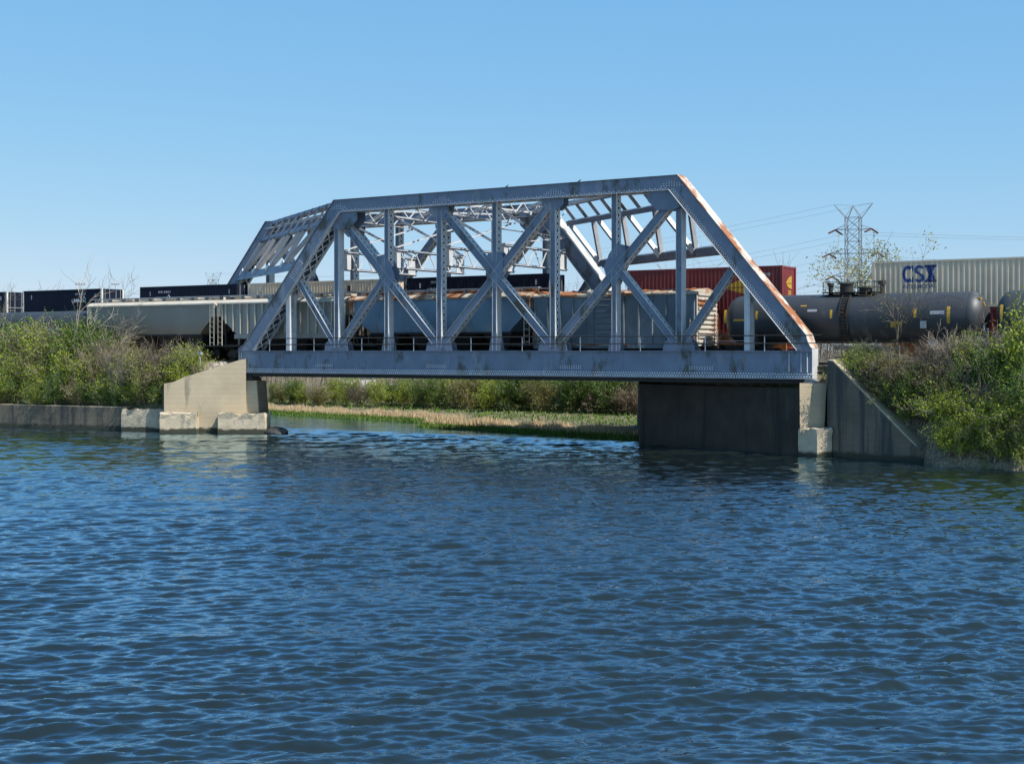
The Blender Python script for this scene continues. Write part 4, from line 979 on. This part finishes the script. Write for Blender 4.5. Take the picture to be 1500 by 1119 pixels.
# ------------------------------------------------------------------ pylons, wires, poles
def pylon(label, loc, rz, sc=1.0):
    t = thing('transmission_pylon', label, 'pylon', loc, rz, group='transmission pylons behind the trains')
    mb = MB(); H = 38*sc; r0 = .07
    def hw(z): return 1.5*sc+2.2*sc*max(0,1-z/(22*sc))
    zs = [0,6,11,15,18.5,22,24.5,27,29.6,32.2,34.8]; zs = [z*sc for z in zs]
    for sx in (-1,1):
        for sy in (-1,1):
            for a, b in zip(zs[:-1],zs[1:]): mb.bar((sx*hw(a),sy*hw(a),a),(sx*hw(b),sy*hw(b),b),.14,.14)
            mb.bar((sx*hw(zs[-1]),sy*hw(zs[-1]),zs[-1]),(0,0,H-.6*sc),.12,.12)
    for a, b in zip(zs[:-1],zs[1:]):
        for s in (-1,1):
            for sg in (-1,1):
                mb.bar((sg*hw(a),s*hw(a),a),(-sg*hw(b),s*hw(b),b),.09,.09); mb.bar((s*hw(a),sg*hw(a),a),(s*hw(b),-sg*hw(b),b),.09,.09)
            mb.bar((-hw(b),s*hw(b),b),(hw(b),s*hw(b),b),.09,.09); mb.bar((s*hw(b),-hw(b),b),(s*hw(b),hw(b),b),.09,.09)
    for s in (-1,1):     # V horns of the ground wires
        for sy in (-1,1): mb.bar((s*1.5*sc,sy*1.5*sc,zs[-1]),(s*4.2*sc,0,H-.2*sc),.1,.1)
        mb.bar((0,0,H-.6*sc),(s*4.2*sc,0,H-.2*sc),.05,.05)
    mb.build('lattice_tower', M['pylon'], t)
    arms = []
    for z, w in ((32.2*sc,3.9*sc),(27.0*sc,5.2*sc),(22*sc,4.6*sc)):
        for s in (-1,1):
            mb = MB()
            for sy in (-1,1): mb.bar((s*1.5*sc,sy*1.5*sc,z),(s*w,0,z+.15*sc),.11,.11); mb.bar((s*1.5*sc,sy*1.5*sc,z+1.0*sc),(s*w,0,z+.15*sc),.08,.08)
            am = mb.build('cross_arm', M['pylon'], t); arms.append((s*w,z))
            for sy in (-1,1):
                mb = MB(); p, q = Vector((s*w,sy*.3,z)), Vector((s*w+sy*1.0,sy*2.2*sc,z-.8*sc))
                for k in range(9): mb.tube(p+(q-p)*(k/9), p+(q-p)*((k+.7)/9), .2, n=8)
                mb.tube(p,q,.06,n=5); mb.build('insulator', M['insul'], am)
    return t, arms, H
pr = -.45
pyA, arms, PH = pylon('tall grey lattice pylon with brown insulators behind the budding willow', (74.5,298,0), pr)
pyB, armsB, PHB = pylon('distant small lattice pylon above the navy container', (-123,562,0), pr)
def wire(p, q, sag, label):
    mb = MB(); n = 24; pts = [Vector(p)+(Vector(q)-Vector(p))*(k/n)-Vector((0,0,4*sag*(k/n)*(1-k/n))) for k in range(n+1)]
    for a, b in zip(pts[:-1],pts[1:]): mb.tube(a,b,.02,n=4,caps=False)
    o = mb.build('power_line', M['wire']); tag(o, label, 'power line', 'power lines strung between the pylons'); return o
def pyl_pt(loc, x, z, y=0): c, s = math.cos(pr), math.sin(pr); return Vector((loc[0]+x*c-y*s, loc[1]+x*s+y*c, z))
for lvl, z in enumerate((32.2,27.0,22.0)):
    w = (3.9,5.2,4.6)[lvl]; nm = ('upper','middle','lower')[lvl]
    for s in (-1,1):
        wire(pyl_pt((74.5,298),s*w+1,z-.8,2.2), pyl_pt((-123,562),s*w-1,z-.8,-2.2), 9, 'thin '+nm+' power line on the '+('outer' if s < 0 else 'inner')+' arms between the two pylons')
        wire(pyl_pt((74.5,298),s*w-1,z-.8,-2.2), pyl_pt((74.5+197,298-264),s*w+1,z-.8,2.2), 9, 'thin '+nm+' power line on the '+('outer' if s < 0 else 'inner')+' arms beyond the tall pylon')
for s in (-1,1): wire(pyl_pt((74.5,298),s*4.2,37.8), pyl_pt((-123,562),s*4.2,37.8), 7, 'thin ground wire at the top of the '+('outer' if s < 0 else 'inner')+' pylon horn')
def lamp(px, ytop, Yd, label):
    x = (px-750)/2000*Yd; z = 5.9+(513-ytop)/2000*Yd
    t = thing('light_pole', label, 'light pole', (x,Yd,0), 0, group='distant light poles')
    mb = MB(); mb.tube((0,0,0),(0,0,z),.16,.1,n=8); mb.build('pole', M['galv'], t)
    mb = MB(); mb.bar((-1.2,0,z),(1.2,0,z),.15,.15)
    for k in range(4): mb.box(-1.1+.65*k,-.75+.65*k,-.2,.2,z+.08,z+.4)
    mb.build('lamp_head', M['galv'], t)
lamp(117.5, 417, 330, 'distant light pole with a wide head above the navy container'); lamp(169, 417, 420, 'thin distant light pole above the pale corner post')
# small marker post by the track, timber guard rail, shed, birds
xm_ = s_at(293,-.9); t = thing('marker_post', 'thin grey marker post on the gravel beside the hopper cars', 'post', Wp(xm_,-.9,gh(xm_,-.9)))
mb = MB(); mb.tube((0,0,0),(0,0,3.0),.045,n=8); mb.build('post', M['galv'], t); mb = MB(); mb.box(-.16,.16,-.1,.1,2.9,3.1); mb.build('box', M['galv'], t)
t = thing('timber_guard_rail', 'weathered timber guard rail beside the track at the shaded bridge end', 'guard rail', Wp(36,.3,4.9))
mb = MB(); mb.bar((-1.0,0,1.15),(2.7,-.05,1.05),.09,.24,(0,0,1)); mb.bar((-1.0,.1,.6),(3.4,.1,.55),.06,.1); mb.build('rails', M['timber'], t)
for x in (-.3,1.1,2.5): mb = MB(); mb.box(x-.11,x+.11,.06,.26,-.5,1.25); mb.build('post', M['timber'], t)
t = thing('pipe_fence', 'long rusty pipe rail on short posts above the leafy bank', 'pipe rail', Wp(45,.2,4.7))
mb = MB(); mb.tube((-8.2,0,.75),(12,0,.62),.05,n=8); mb.tube((-8.2,0,.3),(12,0,.2),.04,n=8); mb.build('pipe', M['timber'], t)
for x in (-7,-3.6,-.2,3.4,7): mb = MB(); mb.box(x-.07,x+.07,.05,.19,-.6,.9); mb.build('post', M['timber'], t)
t = thing('shed', 'small white shed among the bare trees beyond the reeds', 'shed', (-19.5,172,1.6), .1)
mb = MB(); mb.box(-2.3,2.3,-1.5,1.5,-.6,.0 if False else 1.1); mb.build('walls', M['shed'], t); mb = MB(); mb.prism([(-1.8,1.1),(1.8,1.1),(0,1.8)], 'x', -2.5, 2.5); mb.build('roof', M['roofing'], t)
def bird(px, label):
    x = s_at(px,-.1); t = thing('bird', label, 'bird', Wp(x,-.1,TOPZ), group='birds perched on the bridge')
    prof = [(-.34,.06,.02),(-.2,.1,.05),(-.08,.15,.09),(.05,.2,.1),(.15,.27,.075),(.2,.34,.06),(.25,.36,.055),(.29,.36,.03),(.35,.35,.008)]
    t.scale = (.5,.5,.5)
    mb = MB(); mb.loft([[(x_,rr*math.cos(2*math.pi*k/10),z_+rr*math.sin(2*math.pi*k/10)) for k in range(10)] for x_,z_,rr in prof])
    for s in (-.03,.03): mb.tube((.02,s,0),(.02,s,.13),.012,n=5)
    mb.build('body', M['feather'], t, smooth=True)
bird(742, 'small dark bird perched on the middle of the top chord'); bird(848, 'small dark bird perched on the top chord nearer the rusty end post')
# ------------------------------------------------------------------ vegetation
def rvec(rng, s=1.0): return Vector((rng.gauss(0,s), rng.gauss(0,s), rng.gauss(0,s)))
def grow(mb, tips, p, d, L, r0, lvl, rng, cfg):
    nseg = cfg.get('seg', 3); q = Vector(p); d = Vector(d).normalized(); r_ = r0
    for k in range(nseg):
        d = (d + rvec(rng, cfg['wob']) + Vector((0,0,cfg['up']))).normalized(); e = q + d*(L/nseg); r1 = r_*cfg['taper']
        mb.tube(q, e, r_, r1, n=5 if lvl == 0 else (4 if r0 > .03 else 3), caps=False); q, r_ = e, r1
        if lvl >= cfg.get('leaf_from', cfg['lv']-1): tips.append((q.copy(), d.copy()))
        if lvl < cfg['lv'] and (k > 0 or lvl > 0 or cfg.get('low')):
            for _ in range(cfg['ch'][min(lvl, len(cfg['ch'])-1)]):
                ax = d.cross(rvec(rng)).normalized(); nd = (d*math.cos(cfg['ang']) + ax*math.sin(cfg['ang']*rng.uniform(.7,1.3))).normalized()
                grow(mb, tips, q, nd, L*rng.uniform(*cfg['len']), max(r_*.6, cfg['rmin']), lvl+1, rng, cfg)
def leaves(tips, rng, per, spread, size, keep=1.0):
    mb = MB()
    for p, d in tips:
        if rng.random() > keep: continue
        for _ in range(per):
            c = p + rvec(rng, spread); a = rvec(rng).normalized(); b = a.cross(rvec(rng)).normalized(); s = size*rng.uniform(.6,1.4)
            mb.add([c-a*s, c+b*s*.5, c+a*s, c-b*s*.5], [(0,1,2,3)])
    return mb
PROTO = {}
def plant(kind, seed, bark, leaf, cfg, stems=1, base=.2, H=4.0, r0=.05, per=3, spread=.18, size=.09, keep=1.0, tilt=.45):
    rng = random.Random(seed); wood = MB(); tips = []
    for k in range(stems):
        a = rng.uniform(0,6.28); t_ = rng.uniform(.05,tilt) if stems > 1 else tilt*.2
        grow(wood, tips, (base*math.cos(a)*rng.random(), base*math.sin(a)*rng.random(), -.15), (math.cos(a)*math.sin(t_), math.sin(a)*math.sin(t_), math.cos(t_)), H*rng.uniform(.45,.62), r0*rng.uniform(.7,1.1), 0, rng, cfg)
    o = bpy.data.objects.new(kind, None); COL.objects.link(o)
    w = wood.build('trunk' if 'tree' in kind else 'stems', bark, o, fix=False)
    if leaf: leaves(tips, rng, per, spread, size, keep).build('crown' if 'tree' in kind else 'leaves', leaf, o, fix=False)
    PROTO[(kind, seed)] = [o, False, H]; return (kind, seed)
def put(key, X, Y, z, rz, sc, label, cat, group=None, tilt=(0,0)):
    rec = PROTO[key]
    if not rec[1]: o = rec[0]; rec[1] = True
    else: o = copy_tree(rec[0])
    o.location = (X,Y,z); o.rotation_euler = (tilt[0],tilt[1],rz); o.scale = (sc,)*3
    for k in ('label','category','group'):
        if k in o: del o[k]
    return tag(o, label, cat, group)
BUSH = dict(lv=2, ch=[2,2,1], ang=.7, len=(.4,.8), wob=.2, up=.09, taper=.8, rmin=.012, seg=4, low=True, leaf_from=1)
TWIG = dict(lv=3, ch=[2,1,1], ang=.55, len=(.5,.72), wob=.13, up=.06, taper=.8, rmin=.013, seg=4, low=True, leaf_from=2)
TREE = dict(lv=4, ch=[2,2,1,1], ang=.6, len=(.55,.78), wob=.12, up=.05, taper=.84, rmin=.016, seg=3, leaf_from=3)
b_lime = [plant('bush', 10+i, M['bark'], M['leaf_lime'], BUSH, 9, .6, 4.0, .035, 3, .15, .085, .6) for i in range(3)]
b_green = [plant('bush', 20+i, M['bark'], M['leaf_green'], BUSH, 10, .6, 3.8, .035, 4, .15, .075, .65) for i in range(3)]
b_olive = [plant('bush', 30+i, M['bark'], M['leaf_olive'], BUSH, 11, .5, 3.4, .035, 2, .2, .075, .8) for i in range(3)]
b_twig = [plant('bare_bush', 40+i, [M['bark'], M['twig_red'], M['bark_dark']][i], None, TWIG, 9, .5, 4.0, .04) for i in range(3)]
b_brown = [plant('bush', 50+i, M['twig_red'], M['leaf_brown'], BUSH, 10, .5, 2.6, .03, 2, .2, .07, .7) for i in range(2)]
t_bare = [plant('bare_tree', 60+i, [M['bark'], M['bark'], M['bark_dark'], M['twig_red']][i], None, TREE, 1, .1, 10.0, .16) for i in range(4)]
t_pale = plant('bare_tree', 70, M['bark_pale'], None, dict(TREE, lv=3, up=.03, ch=[1,2,1]), 1, .2, 9.0, .12, tilt=.5)
t_small = plant('bare_tree', 71, M['bark_dark'], M['leaf_olive'], dict(TREE, lv=3, up=.03), 1, .1, 5.2, .1, 2, .2, .06, .7)
t_will = plant('budding_tree', 80, M['bark'], M['leaf_willow'], dict(TREE, wob=.16, up=.0), 3, .5, 9.5, .16, 2, .35, .11, .8)
t_yell = plant('budding_tree', 81, M['bark'], M['leaf_lime'], TREE, 2, .3, 7.5, .12, 2, .3, .11)
rng = random.Random(77)
def lput(key, px, Yd, sc, label, cat, group=None, tilt=(0,0), dz=0.0):
    X = (px-750)/2000*Yd; lx, ly = Lp(X, Yd); return put(key, X, Yd, max(gh(lx,ly),.1)+dz, rng.uniform(0,6.28), sc, label, cat, group, tilt)
def bank(key, lx, ly, sc, label, cat, group=None, tilt=(0,0)):
    w_ = Wp(lx, ly); return put(key, w_.x, w_.y, gh(lx,ly), rng.uniform(0,6.28), sc, label, cat, group, tilt)
GL = 'bushes on the bank above the low river wall'; GRt = 'bushes on the bank beside the shaded wing wall'
lab_l = {'lime': 'lime green leafy bush on the bank above the low river wall', 'green': 'dense mid green bush on the bank above the low river wall', 'olive': 'sparse olive budding bush on the bank above the low river wall', 'twig': 'leafless twiggy bush on the bank above the low river wall', 'brown': 'brown dry bush on the bank above the low river wall'}
lab_r = {k: v.replace('above the low river wall', 'beside the shaded wing wall') for k, v in lab_l.items()}
KEYS = {'lime': b_lime, 'green': b_green, 'olive': b_olive, 'twig': b_twig, 'brown': b_brown}
def many(spots, labs, grp):
    for i, (kind, lx, ly, sc) in enumerate(spots):
        ks = KEYS[kind]; bank(ks[i % len(ks)], lx, ly, sc, labs[kind], 'bush', grp+', '+kind)
# left bank: local x from -48 to -12
left = []
base_left = [('twig',35,-2.2,.9),('twig',90,-2.6,.7),('twig',130,-2.0,.9),('brown',150,-2.2,.9),('twig',178,-2.0,.8),('twig',222,-1.8,.8),('brown',240,-1.2,.8),('twig',60,-3.2,.6),('brown',20,-3.6,.7),('lime',8,-2.6,1.2),('green',28,-1.2,1.2),('lime',58,-1.4,1.15),('olive',82,-1.6,1.25),('lime',112,-1.0,1.1),('green',138,-1.0,1.15),('lime',70,-3.4,.8),('green',100,-3.0,.8),('olive',40,-2.4,1.1),('lime',160,-2.2,.7),('lime',185,-1.6,.75),('olive',232,-1.6,.8),('olive',175,-1.0,1.0)]
def lpos(px, yoff):     # local x for a picture column on the left bank at a given y
    return s_at(px, yoff)
for kind, px, ly, sc in [('green',120,-.9,1.25),('lime',95,-2.3,.95),('lime',135,-2.4,.85),('green',40,-1.6,1.0),('lime',30,-3.4,.85),('olive',62,-3.0,1.0),('twig',15,-2.0,1.0),('twig',48,-1.2,1.05),('olive',5,-3.6,1.0),('green',10,-4.2,.7),
                          ('twig',165,-1.8,1.0),('olive',200,-1.5,1.0),('twig',185,-2.4,.75),('lime',212,-1.6,.8),('twig',235,-1.3,.95),('olive',250,-1.0,.9),('lime',258,-1.3,.85),('lime',278,-1.0,.8),('olive',215,-2.0,.85),('lime',205,-2.2,.6),('green',225,-2.2,.55),('green',192,-2.3,.6),
                          ('green',150,-2.9,.6),('olive',115,-3.4,.7),('green',80,-3.9,.65),('lime',55,-4.3,.5),('green',125,-3.2,.55),('lime',240,-1.9,.5),('green',172,-2.7,.55),('olive',145,-1.9,1.0),('twig',75,-1.4,1.0),('twig',300,-.6,.5),('brown',312,-.4,.4),('twig',330,-.3,.45),('twig',265,-.5,.7),('olive',-15,-3.5,1.1),('green',-30,-2.5,1.2),('lime',-10,-5.0,.7)]:
    left.append((kind, lpos(px, ly), ly, sc))
left += [(k_, lpos(px, ly), ly, sc) for k_, px, ly, sc in base_left]
many(left, lab_l, GL)
bank(t_pale, lpos(108,-2.2), -2.2, 1.0, 'pale leaning leafless tree standing among the green bushes', 'tree', tilt=(0,-.22))
bank(t_bare[0], lpos(22,-1.0), -1.0, .62, 'grey leafless tree rising in front of the navy container', 'tree')
bank(t_bare[1], lpos(160,-1.0), -1.0, .52, 'leafless tree standing in front of the smooth grey hopper', 'tree')
bank(t_bare[2], lpos(205,-1.9), -1.9, .42, 'dark forked leafless tree above the crumbling wall end', 'tree')
# right bank
right = []
for kind, px, ly, sc in [('lime',1255,-.2,.55),('green',1268,0,.4),('lime',1285,0,.45),('olive',1297,0,.7),('twig',1282,0,.6),('lime',1318,0,.55),('olive',1332,0,.75),('lime',1342,0,.6),('twig',1305,0,.6),('twig',1325,0,.7),('brown',1340,0,.8),('twig',1365,-1.2,.7),('brown',1385,-1.4,.9),('twig',1415,-1.6,.75),('brown',1405,-2.2,.7),('twig',1445,-2.2,.7),('brown',1465,-2.0,.8),('twig',1480,-2.6,.6),('lime',1348,-1.9,.45),('lime',1352,-2.6,.42),('olive',1345,-2.2,.4),('green',1362,-3.0,.4),('green',1335,0,.5),('olive',1246,0,.35),('twig',1262,0,.45),('lime',1280,-.5,.6),('twig',1300,-.4,.8),('green',1322,-.6,.7),('lime',1330,-1.2,.6),('brown',1348,-1.6,.75),('green',1315,-1.0,.55),('olive',1350,-.5,.7),('twig',1378,-.5,.8),('twig',1395,-.4,.9),('lime',1425,-.3,.85),('lime',1500,-.2,1.35),('twig',1460,-.3,.95),('olive',1440,-.6,1.0),
                          ('green',1425,-1.2,.85),('green',1455,-1.3,.95),('green',1480,-1.5,.95),('olive',1400,-1.3,.8),('lime',1385,-2.4,.75),('lime',1410,-2.7,.75),('lime',1440,-2.8,.8),('lime',1470,-2.7,.75),('olive',1365,-2.0,.7),('brown',1375,-1.6,.7),('lime',1495,-2.6,.85),('twig',1450,-3.0,.5),('twig',1490,-3.1,.6),('green',1520,-2.0,1.1),('lime',1540,-2.6,1.0),
                          ('lime',1395,-3.1,.45),('lime',1425,-3.2,.5),('twig',1400,-2.9,.45),('olive',1345,-1.0,.6),('green',1470,-.8,.9),('brown',1310,-.6,.45),('olive',1505,-1.0,1.0),('twig',1350,-1.9,.5)]:
    right.append((kind, s_at(px,ly), ly, sc))
right += [(k_, s_at(px, -3.4), -3.3-.25*(i_ % 2), sc) for i_, (k_, px, sc) in enumerate([('lime',1385,.5),('lime',1412,.55),('green',1430,.5),('lime',1455,.6),('twig',1470,.5),('lime',1490,.55),('green',1505,.6)])]
right = [(k, x, (y if x > 41.5 else float(ip(x,[34.7,40.2],[.5,-.75]))+rng.uniform(0,.4)), sc*(.8 if x > 41.5 and y > -1.1 else .9 if x > 41.5 else .95)) for k, x, y, sc in right]
many(right, lab_r, GRt)
many([(rng.choice(['lime','green','olive','twig','brown']), 47.5+1.1*i, rng.uniform(-2.6,-.6), rng.uniform(.6,1.0)) for i in range(12)], {k: v.replace('beside the shaded wing wall','further along the bank past the tank cars') for k, v in lab_r.items()}, 'bushes further along the bank')
bank(t_small, s_at(1309,.5), .5, .8, 'dark forked budding tree growing beside the shaded wing wall', 'tree')
bank(t_bare[1], s_at(1425,-.6), -.6, .35, 'thin bent leafless tree among the olive bushes by the pipe rail', 'tree', tilt=(0,.5))
# beyond the river: a belt of green bushes, then bare trees
GB = 'bushes behind the reed bank'
for i in range(46):
    px = 385+i*12.5+rng.uniform(-6,6); Yd = float(np.interp(px,[380,600,760,940],[139,128,118,110]))+rng.uniform(-2,5)
    k = rng.choice(['green','lime','green','olive','green','brown']) if px > 560 else rng.choice(['green','green','olive','lime','twig'])
    sc = float(np.interp(px,[380,560,680,940],[.62,.7,.95,.95]))*rng.uniform(.75,1.15)
    lput(KEYS[k][i % len(KEYS[k])], px, Yd, sc, {'green':'mid green bush behind the reed bank','lime':'bright lime bush behind the reed bank','olive':'olive budding bush behind the reed bank','brown':'brown dry bush behind the reed bank','twig':'leafless twiggy bush behind the reed bank'}[k], 'bush', GB+', '+k)
for i in range(60):
    px = 370+i*10+rng.uniform(-8,8); Yd = rng.uniform(142,185) if px < 620 else rng.uniform(136,175)
    lput(t_bare[i % 4], px, Yd, rng.uniform(.75,1.0), 'tall leafless tree in the wood beyond the river', 'tree', 'leafless trees in the wood beyond the river')
lput(t_yell, 392, 134, 1.0, 'yellow-green budding tree beside the sunlit abutment beyond the river', 'tree')
lput(t_will, 1228, 175, 1.6, 'wide pale budding willow in front of the tall pylon', 'tree')
lput(t_will, 1312, 235, 1.5, 'distant budding tree top showing over the beige container', 'tree')
lput(t_bare[0], 200, 170, 1.25, 'leafless tree crown showing between the two navy containers', 'tree')
lput(t_bare[3], 1035, 165, 1.38, 'leafless tree crown showing above the maroon container', 'tree'); lput(t_bare[1], 1085, 165, 1.32, 'second leafless crown above the maroon container nearer the rusty post', 'tree')
lput(t_bare[2], 15, 150, 1.2, 'leafless tree crown rising above the navy container at the picture edge', 'tree'); lput(t_bare[0], 45, 150, 1.05, 'thin leafless crown above the gap between the navy containers', 'tree')
# far woodland that reads as one mass
wood = MB(); rw2 = random.Random(9)
for i in range(2200):
    px = rw2.uniform(150,1420); Yd = rw2.uniform(165,240); X = (px-750)/2000*Yd; hgt = rw2.uniform(4,9.5); lx, ly = Lp(X,Yd); z = gh(lx,ly)
    p = Vector((X,Yd,z-.2)); d = Vector((rw2.gauss(0,.08),rw2.gauss(0,.08),1))
    wood.tube(p, p+d*hgt*.5, .08, .055, n=4, caps=False); wood.tube(p+d*hgt*.5, p+d*hgt, .055, .02, n=3, caps=False)
    for _ in range(9):
        q = p+d*hgt*rw2.uniform(.15,.9); e = q+Vector((rw2.gauss(0,.8),rw2.gauss(0,.8),rw2.uniform(.5,1.9))); wood.tube(q,e,.03,.01,n=3,caps=False)
o = wood.build('woodland', M['bark'], fix=False); tag(o, 'mass of bare grey stems filling the wood beyond the river', 'woodland', kind='stuff')
# reeds and grass on the far shore
def blades(name, n, fn, hmin, hmax, wd, mat, label, cat, seed, lean=.15):
    mb = MB(); rg = random.Random(seed)
    for _ in range(n):
        p = fn(rg)
        if p is None: continue
        h_ = rg.uniform(hmin,hmax)*p[2]; a = rg.uniform(0,3.14); w_ = Vector((math.cos(a),math.sin(a),0))*wd; z = gh(p[0],p[1])-.05
        b = Vector((p[0],p[1],z)); tp = b+Vector((rg.gauss(0,lean)*h_,rg.gauss(0,lean)*h_,h_)); md = (b+tp)/2
        mb.add([b-w_,b+w_,md+w_*.8,tp,md-w_*.8], [(0,1,2,4),(4,2,3)])
    o = mb.build(name, mat, fix=False); o.location = Wp(0,0); o.rotation_euler.z = ANG; return tag(o, label, cat, kind='stuff')
def shore(rg, d0, d1, x0=-42, x1=26):
    x = rg.uniform(x0,x1); y = float(yshore(x))-GS+rg.uniform(d0,d1)
    return (x, y, 1.0)
blades('reeds', 34000, lambda rg: (lambda p: (p[0], p[1], .62+.22*math.sin(p[0]*1.7+2*math.sin(p[0]*.6))))(shore(rg, .9, 3.6)), .3, .95, .025, M['reed'], 'dry tan reeds in a strip along the far shore', 'reeds', 1)
blades('shore_grass', 16000, lambda rg: shore(rg, -.2, 2.0), .15, .35, .04, M['grass'], 'short green grass along the far waterline', 'grass', 2, .3)
def bankp(rg):
    if rg.random() < .55:
        x = rg.uniform(-50,-13); yw = float(yw_left(x))-GS; return (x, yw+.8+rg.random()**1.5*(0-yw), 1)
    x = rg.uniform(38,56); return (x, rg.uniform(-2.6,.2) if x > 41 else rg.uniform(-.3,.3), 1)
blades('bank_grass', 15000, bankp, .2, .7, .03, M['grass'], 'rough green grass under the bushes on the banks', 'grass', 3, .4)
blades('dry_grass', 9000, bankp, .2, .7, .03, M['reed'], 'dry straw grass under the bushes on the banks', 'grass', 4, .5)
blades('far_grass', 12000, lambda rg: shore(rg, 6.5, 30), .15, .4, .06, M['grass'], 'green ground cover behind the reeds', 'grass', 5, .4)
# loose stones on the slopes
mb = MB(); rg = random.Random(6)
for _ in range(1700):
    if rg.random() < .45: x = rg.uniform(-26,-10); y = rg.uniform(-1.6,.5); z = float(np.interp(y,[p[0] for p in profL],[p[1] for p in profL]))
    else: x = rg.uniform(36.6,50); y = rg.uniform(-1.1,.7) if x > 43 else rg.uniform(float(ip(x,[34.7,40.2],[.85,-.3])),.95); z = max(float(np.interp(y,[p[0] for p in profR],[p[1] for p in profR])) if x > 43 else 0, gh(x,y-GS))
    s = rg.uniform(.05,.15); c = Vector((x,y,z)); vs = [c+Vector((dx_*s*rg.uniform(.6,1.2),dy_*s*rg.uniform(.6,1.2),dz_*s*rg.uniform(.5,1))) for dx_,dy_,dz_ in ((1,0,0),(-1,0,0),(0,1,0),(0,-1,0),(0,0,1),(0,0,-1))]
    mb.add(vs, [(0,2,4),(2,1,4),(1,3,4),(3,0,4),(2,0,5),(1,2,5),(3,1,5),(0,3,5)])
o = mb.build('loose_gravel', M['gravel'], fix=False); o.location = Wp(0,-GS); o.rotation_euler.z = ANG; tag(o, 'pale loose stones lying on the track embankment', 'gravel', kind='stuff')
for k, rec in PROTO.items():        # prototypes that no spot used
    if not rec[1]:
        for c in kids(rec[0]): bpy.data.objects.remove(c)
        bpy.data.objects.remove(rec[0])
# ------------------------------------------------------------------ light, sky, camera
EL = R(50); hx, hy = .81, -.586; l_ = math.hypot(hx,hy); hx, hy = hx/l_, hy/l_
sd = Vector((hx*math.cos(EL), hy*math.cos(EL), math.sin(EL)))
su = bpy.data.lights.new('sun', 'SUN'); su.energy = 5.0; su.angle = R(.5); su.color = (1,.96,.89)
so = bpy.data.objects.new('sun', su); COL.objects.link(so); so.rotation_euler = (-sd).to_track_quat('-Z','Y').to_euler(); so.location = (60,-40,80)
w = bpy.data.worlds.new('World'); scene.world = w; w.use_nodes = True; nt = w.node_tree; bg = nt.nodes['Background']
sk = nt.nodes.new('ShaderNodeTexSky'); sk.sky_type = 'NISHITA'; sk.sun_disc = False; sk.sun_elevation = EL; sk.sun_rotation = math.atan2(hx, hy); sk.air_density = 1.0; sk.dust_density = .1; sk.ozone_density = 6.0
sep = nt.nodes.new('ShaderNodeSeparateColor'); cmb = nt.nodes.new('ShaderNodeCombineColor'); nt.links.new(sk.outputs[0], sep.inputs[0])
for k_, (g_, a_) in enumerate(((.79,1.02),(.45,2.1),(.2,4.1))):       # the deep clear-day blue of the photograph's sky
    pw = nt.nodes.new('ShaderNodeMath'); pw.operation = 'POWER'; pw.inputs[1].default_value = g_; ml = nt.nodes.new('ShaderNodeMath'); ml.operation = 'MULTIPLY'; ml.inputs[1].default_value = a_
    nt.links.new(sep.outputs[k_], pw.inputs[0]); nt.links.new(pw.outputs[0], ml.inputs[0]); nt.links.new(ml.outputs[0], cmb.inputs[k_])
nt.links.new(cmb.outputs[0], bg.inputs[0]); bg.inputs[1].default_value = .103
cam = bpy.data.cameras.new('camera'); co = bpy.data.objects.new('camera', cam); COL.objects.link(co); scene.camera = co
co.location = (0,0,5.9); co.rotation_euler = (R(90),0,0); cam.sensor_width = 36; cam.lens = 48; cam.shift_y = -.031; cam.clip_end = 9000; cam.clip_start = .5
scene.view_settings.view_transform = 'Standard'; scene.view_settings.look = 'None'; scene.view_settings.exposure = .5; scene.view_settings.gamma = 1
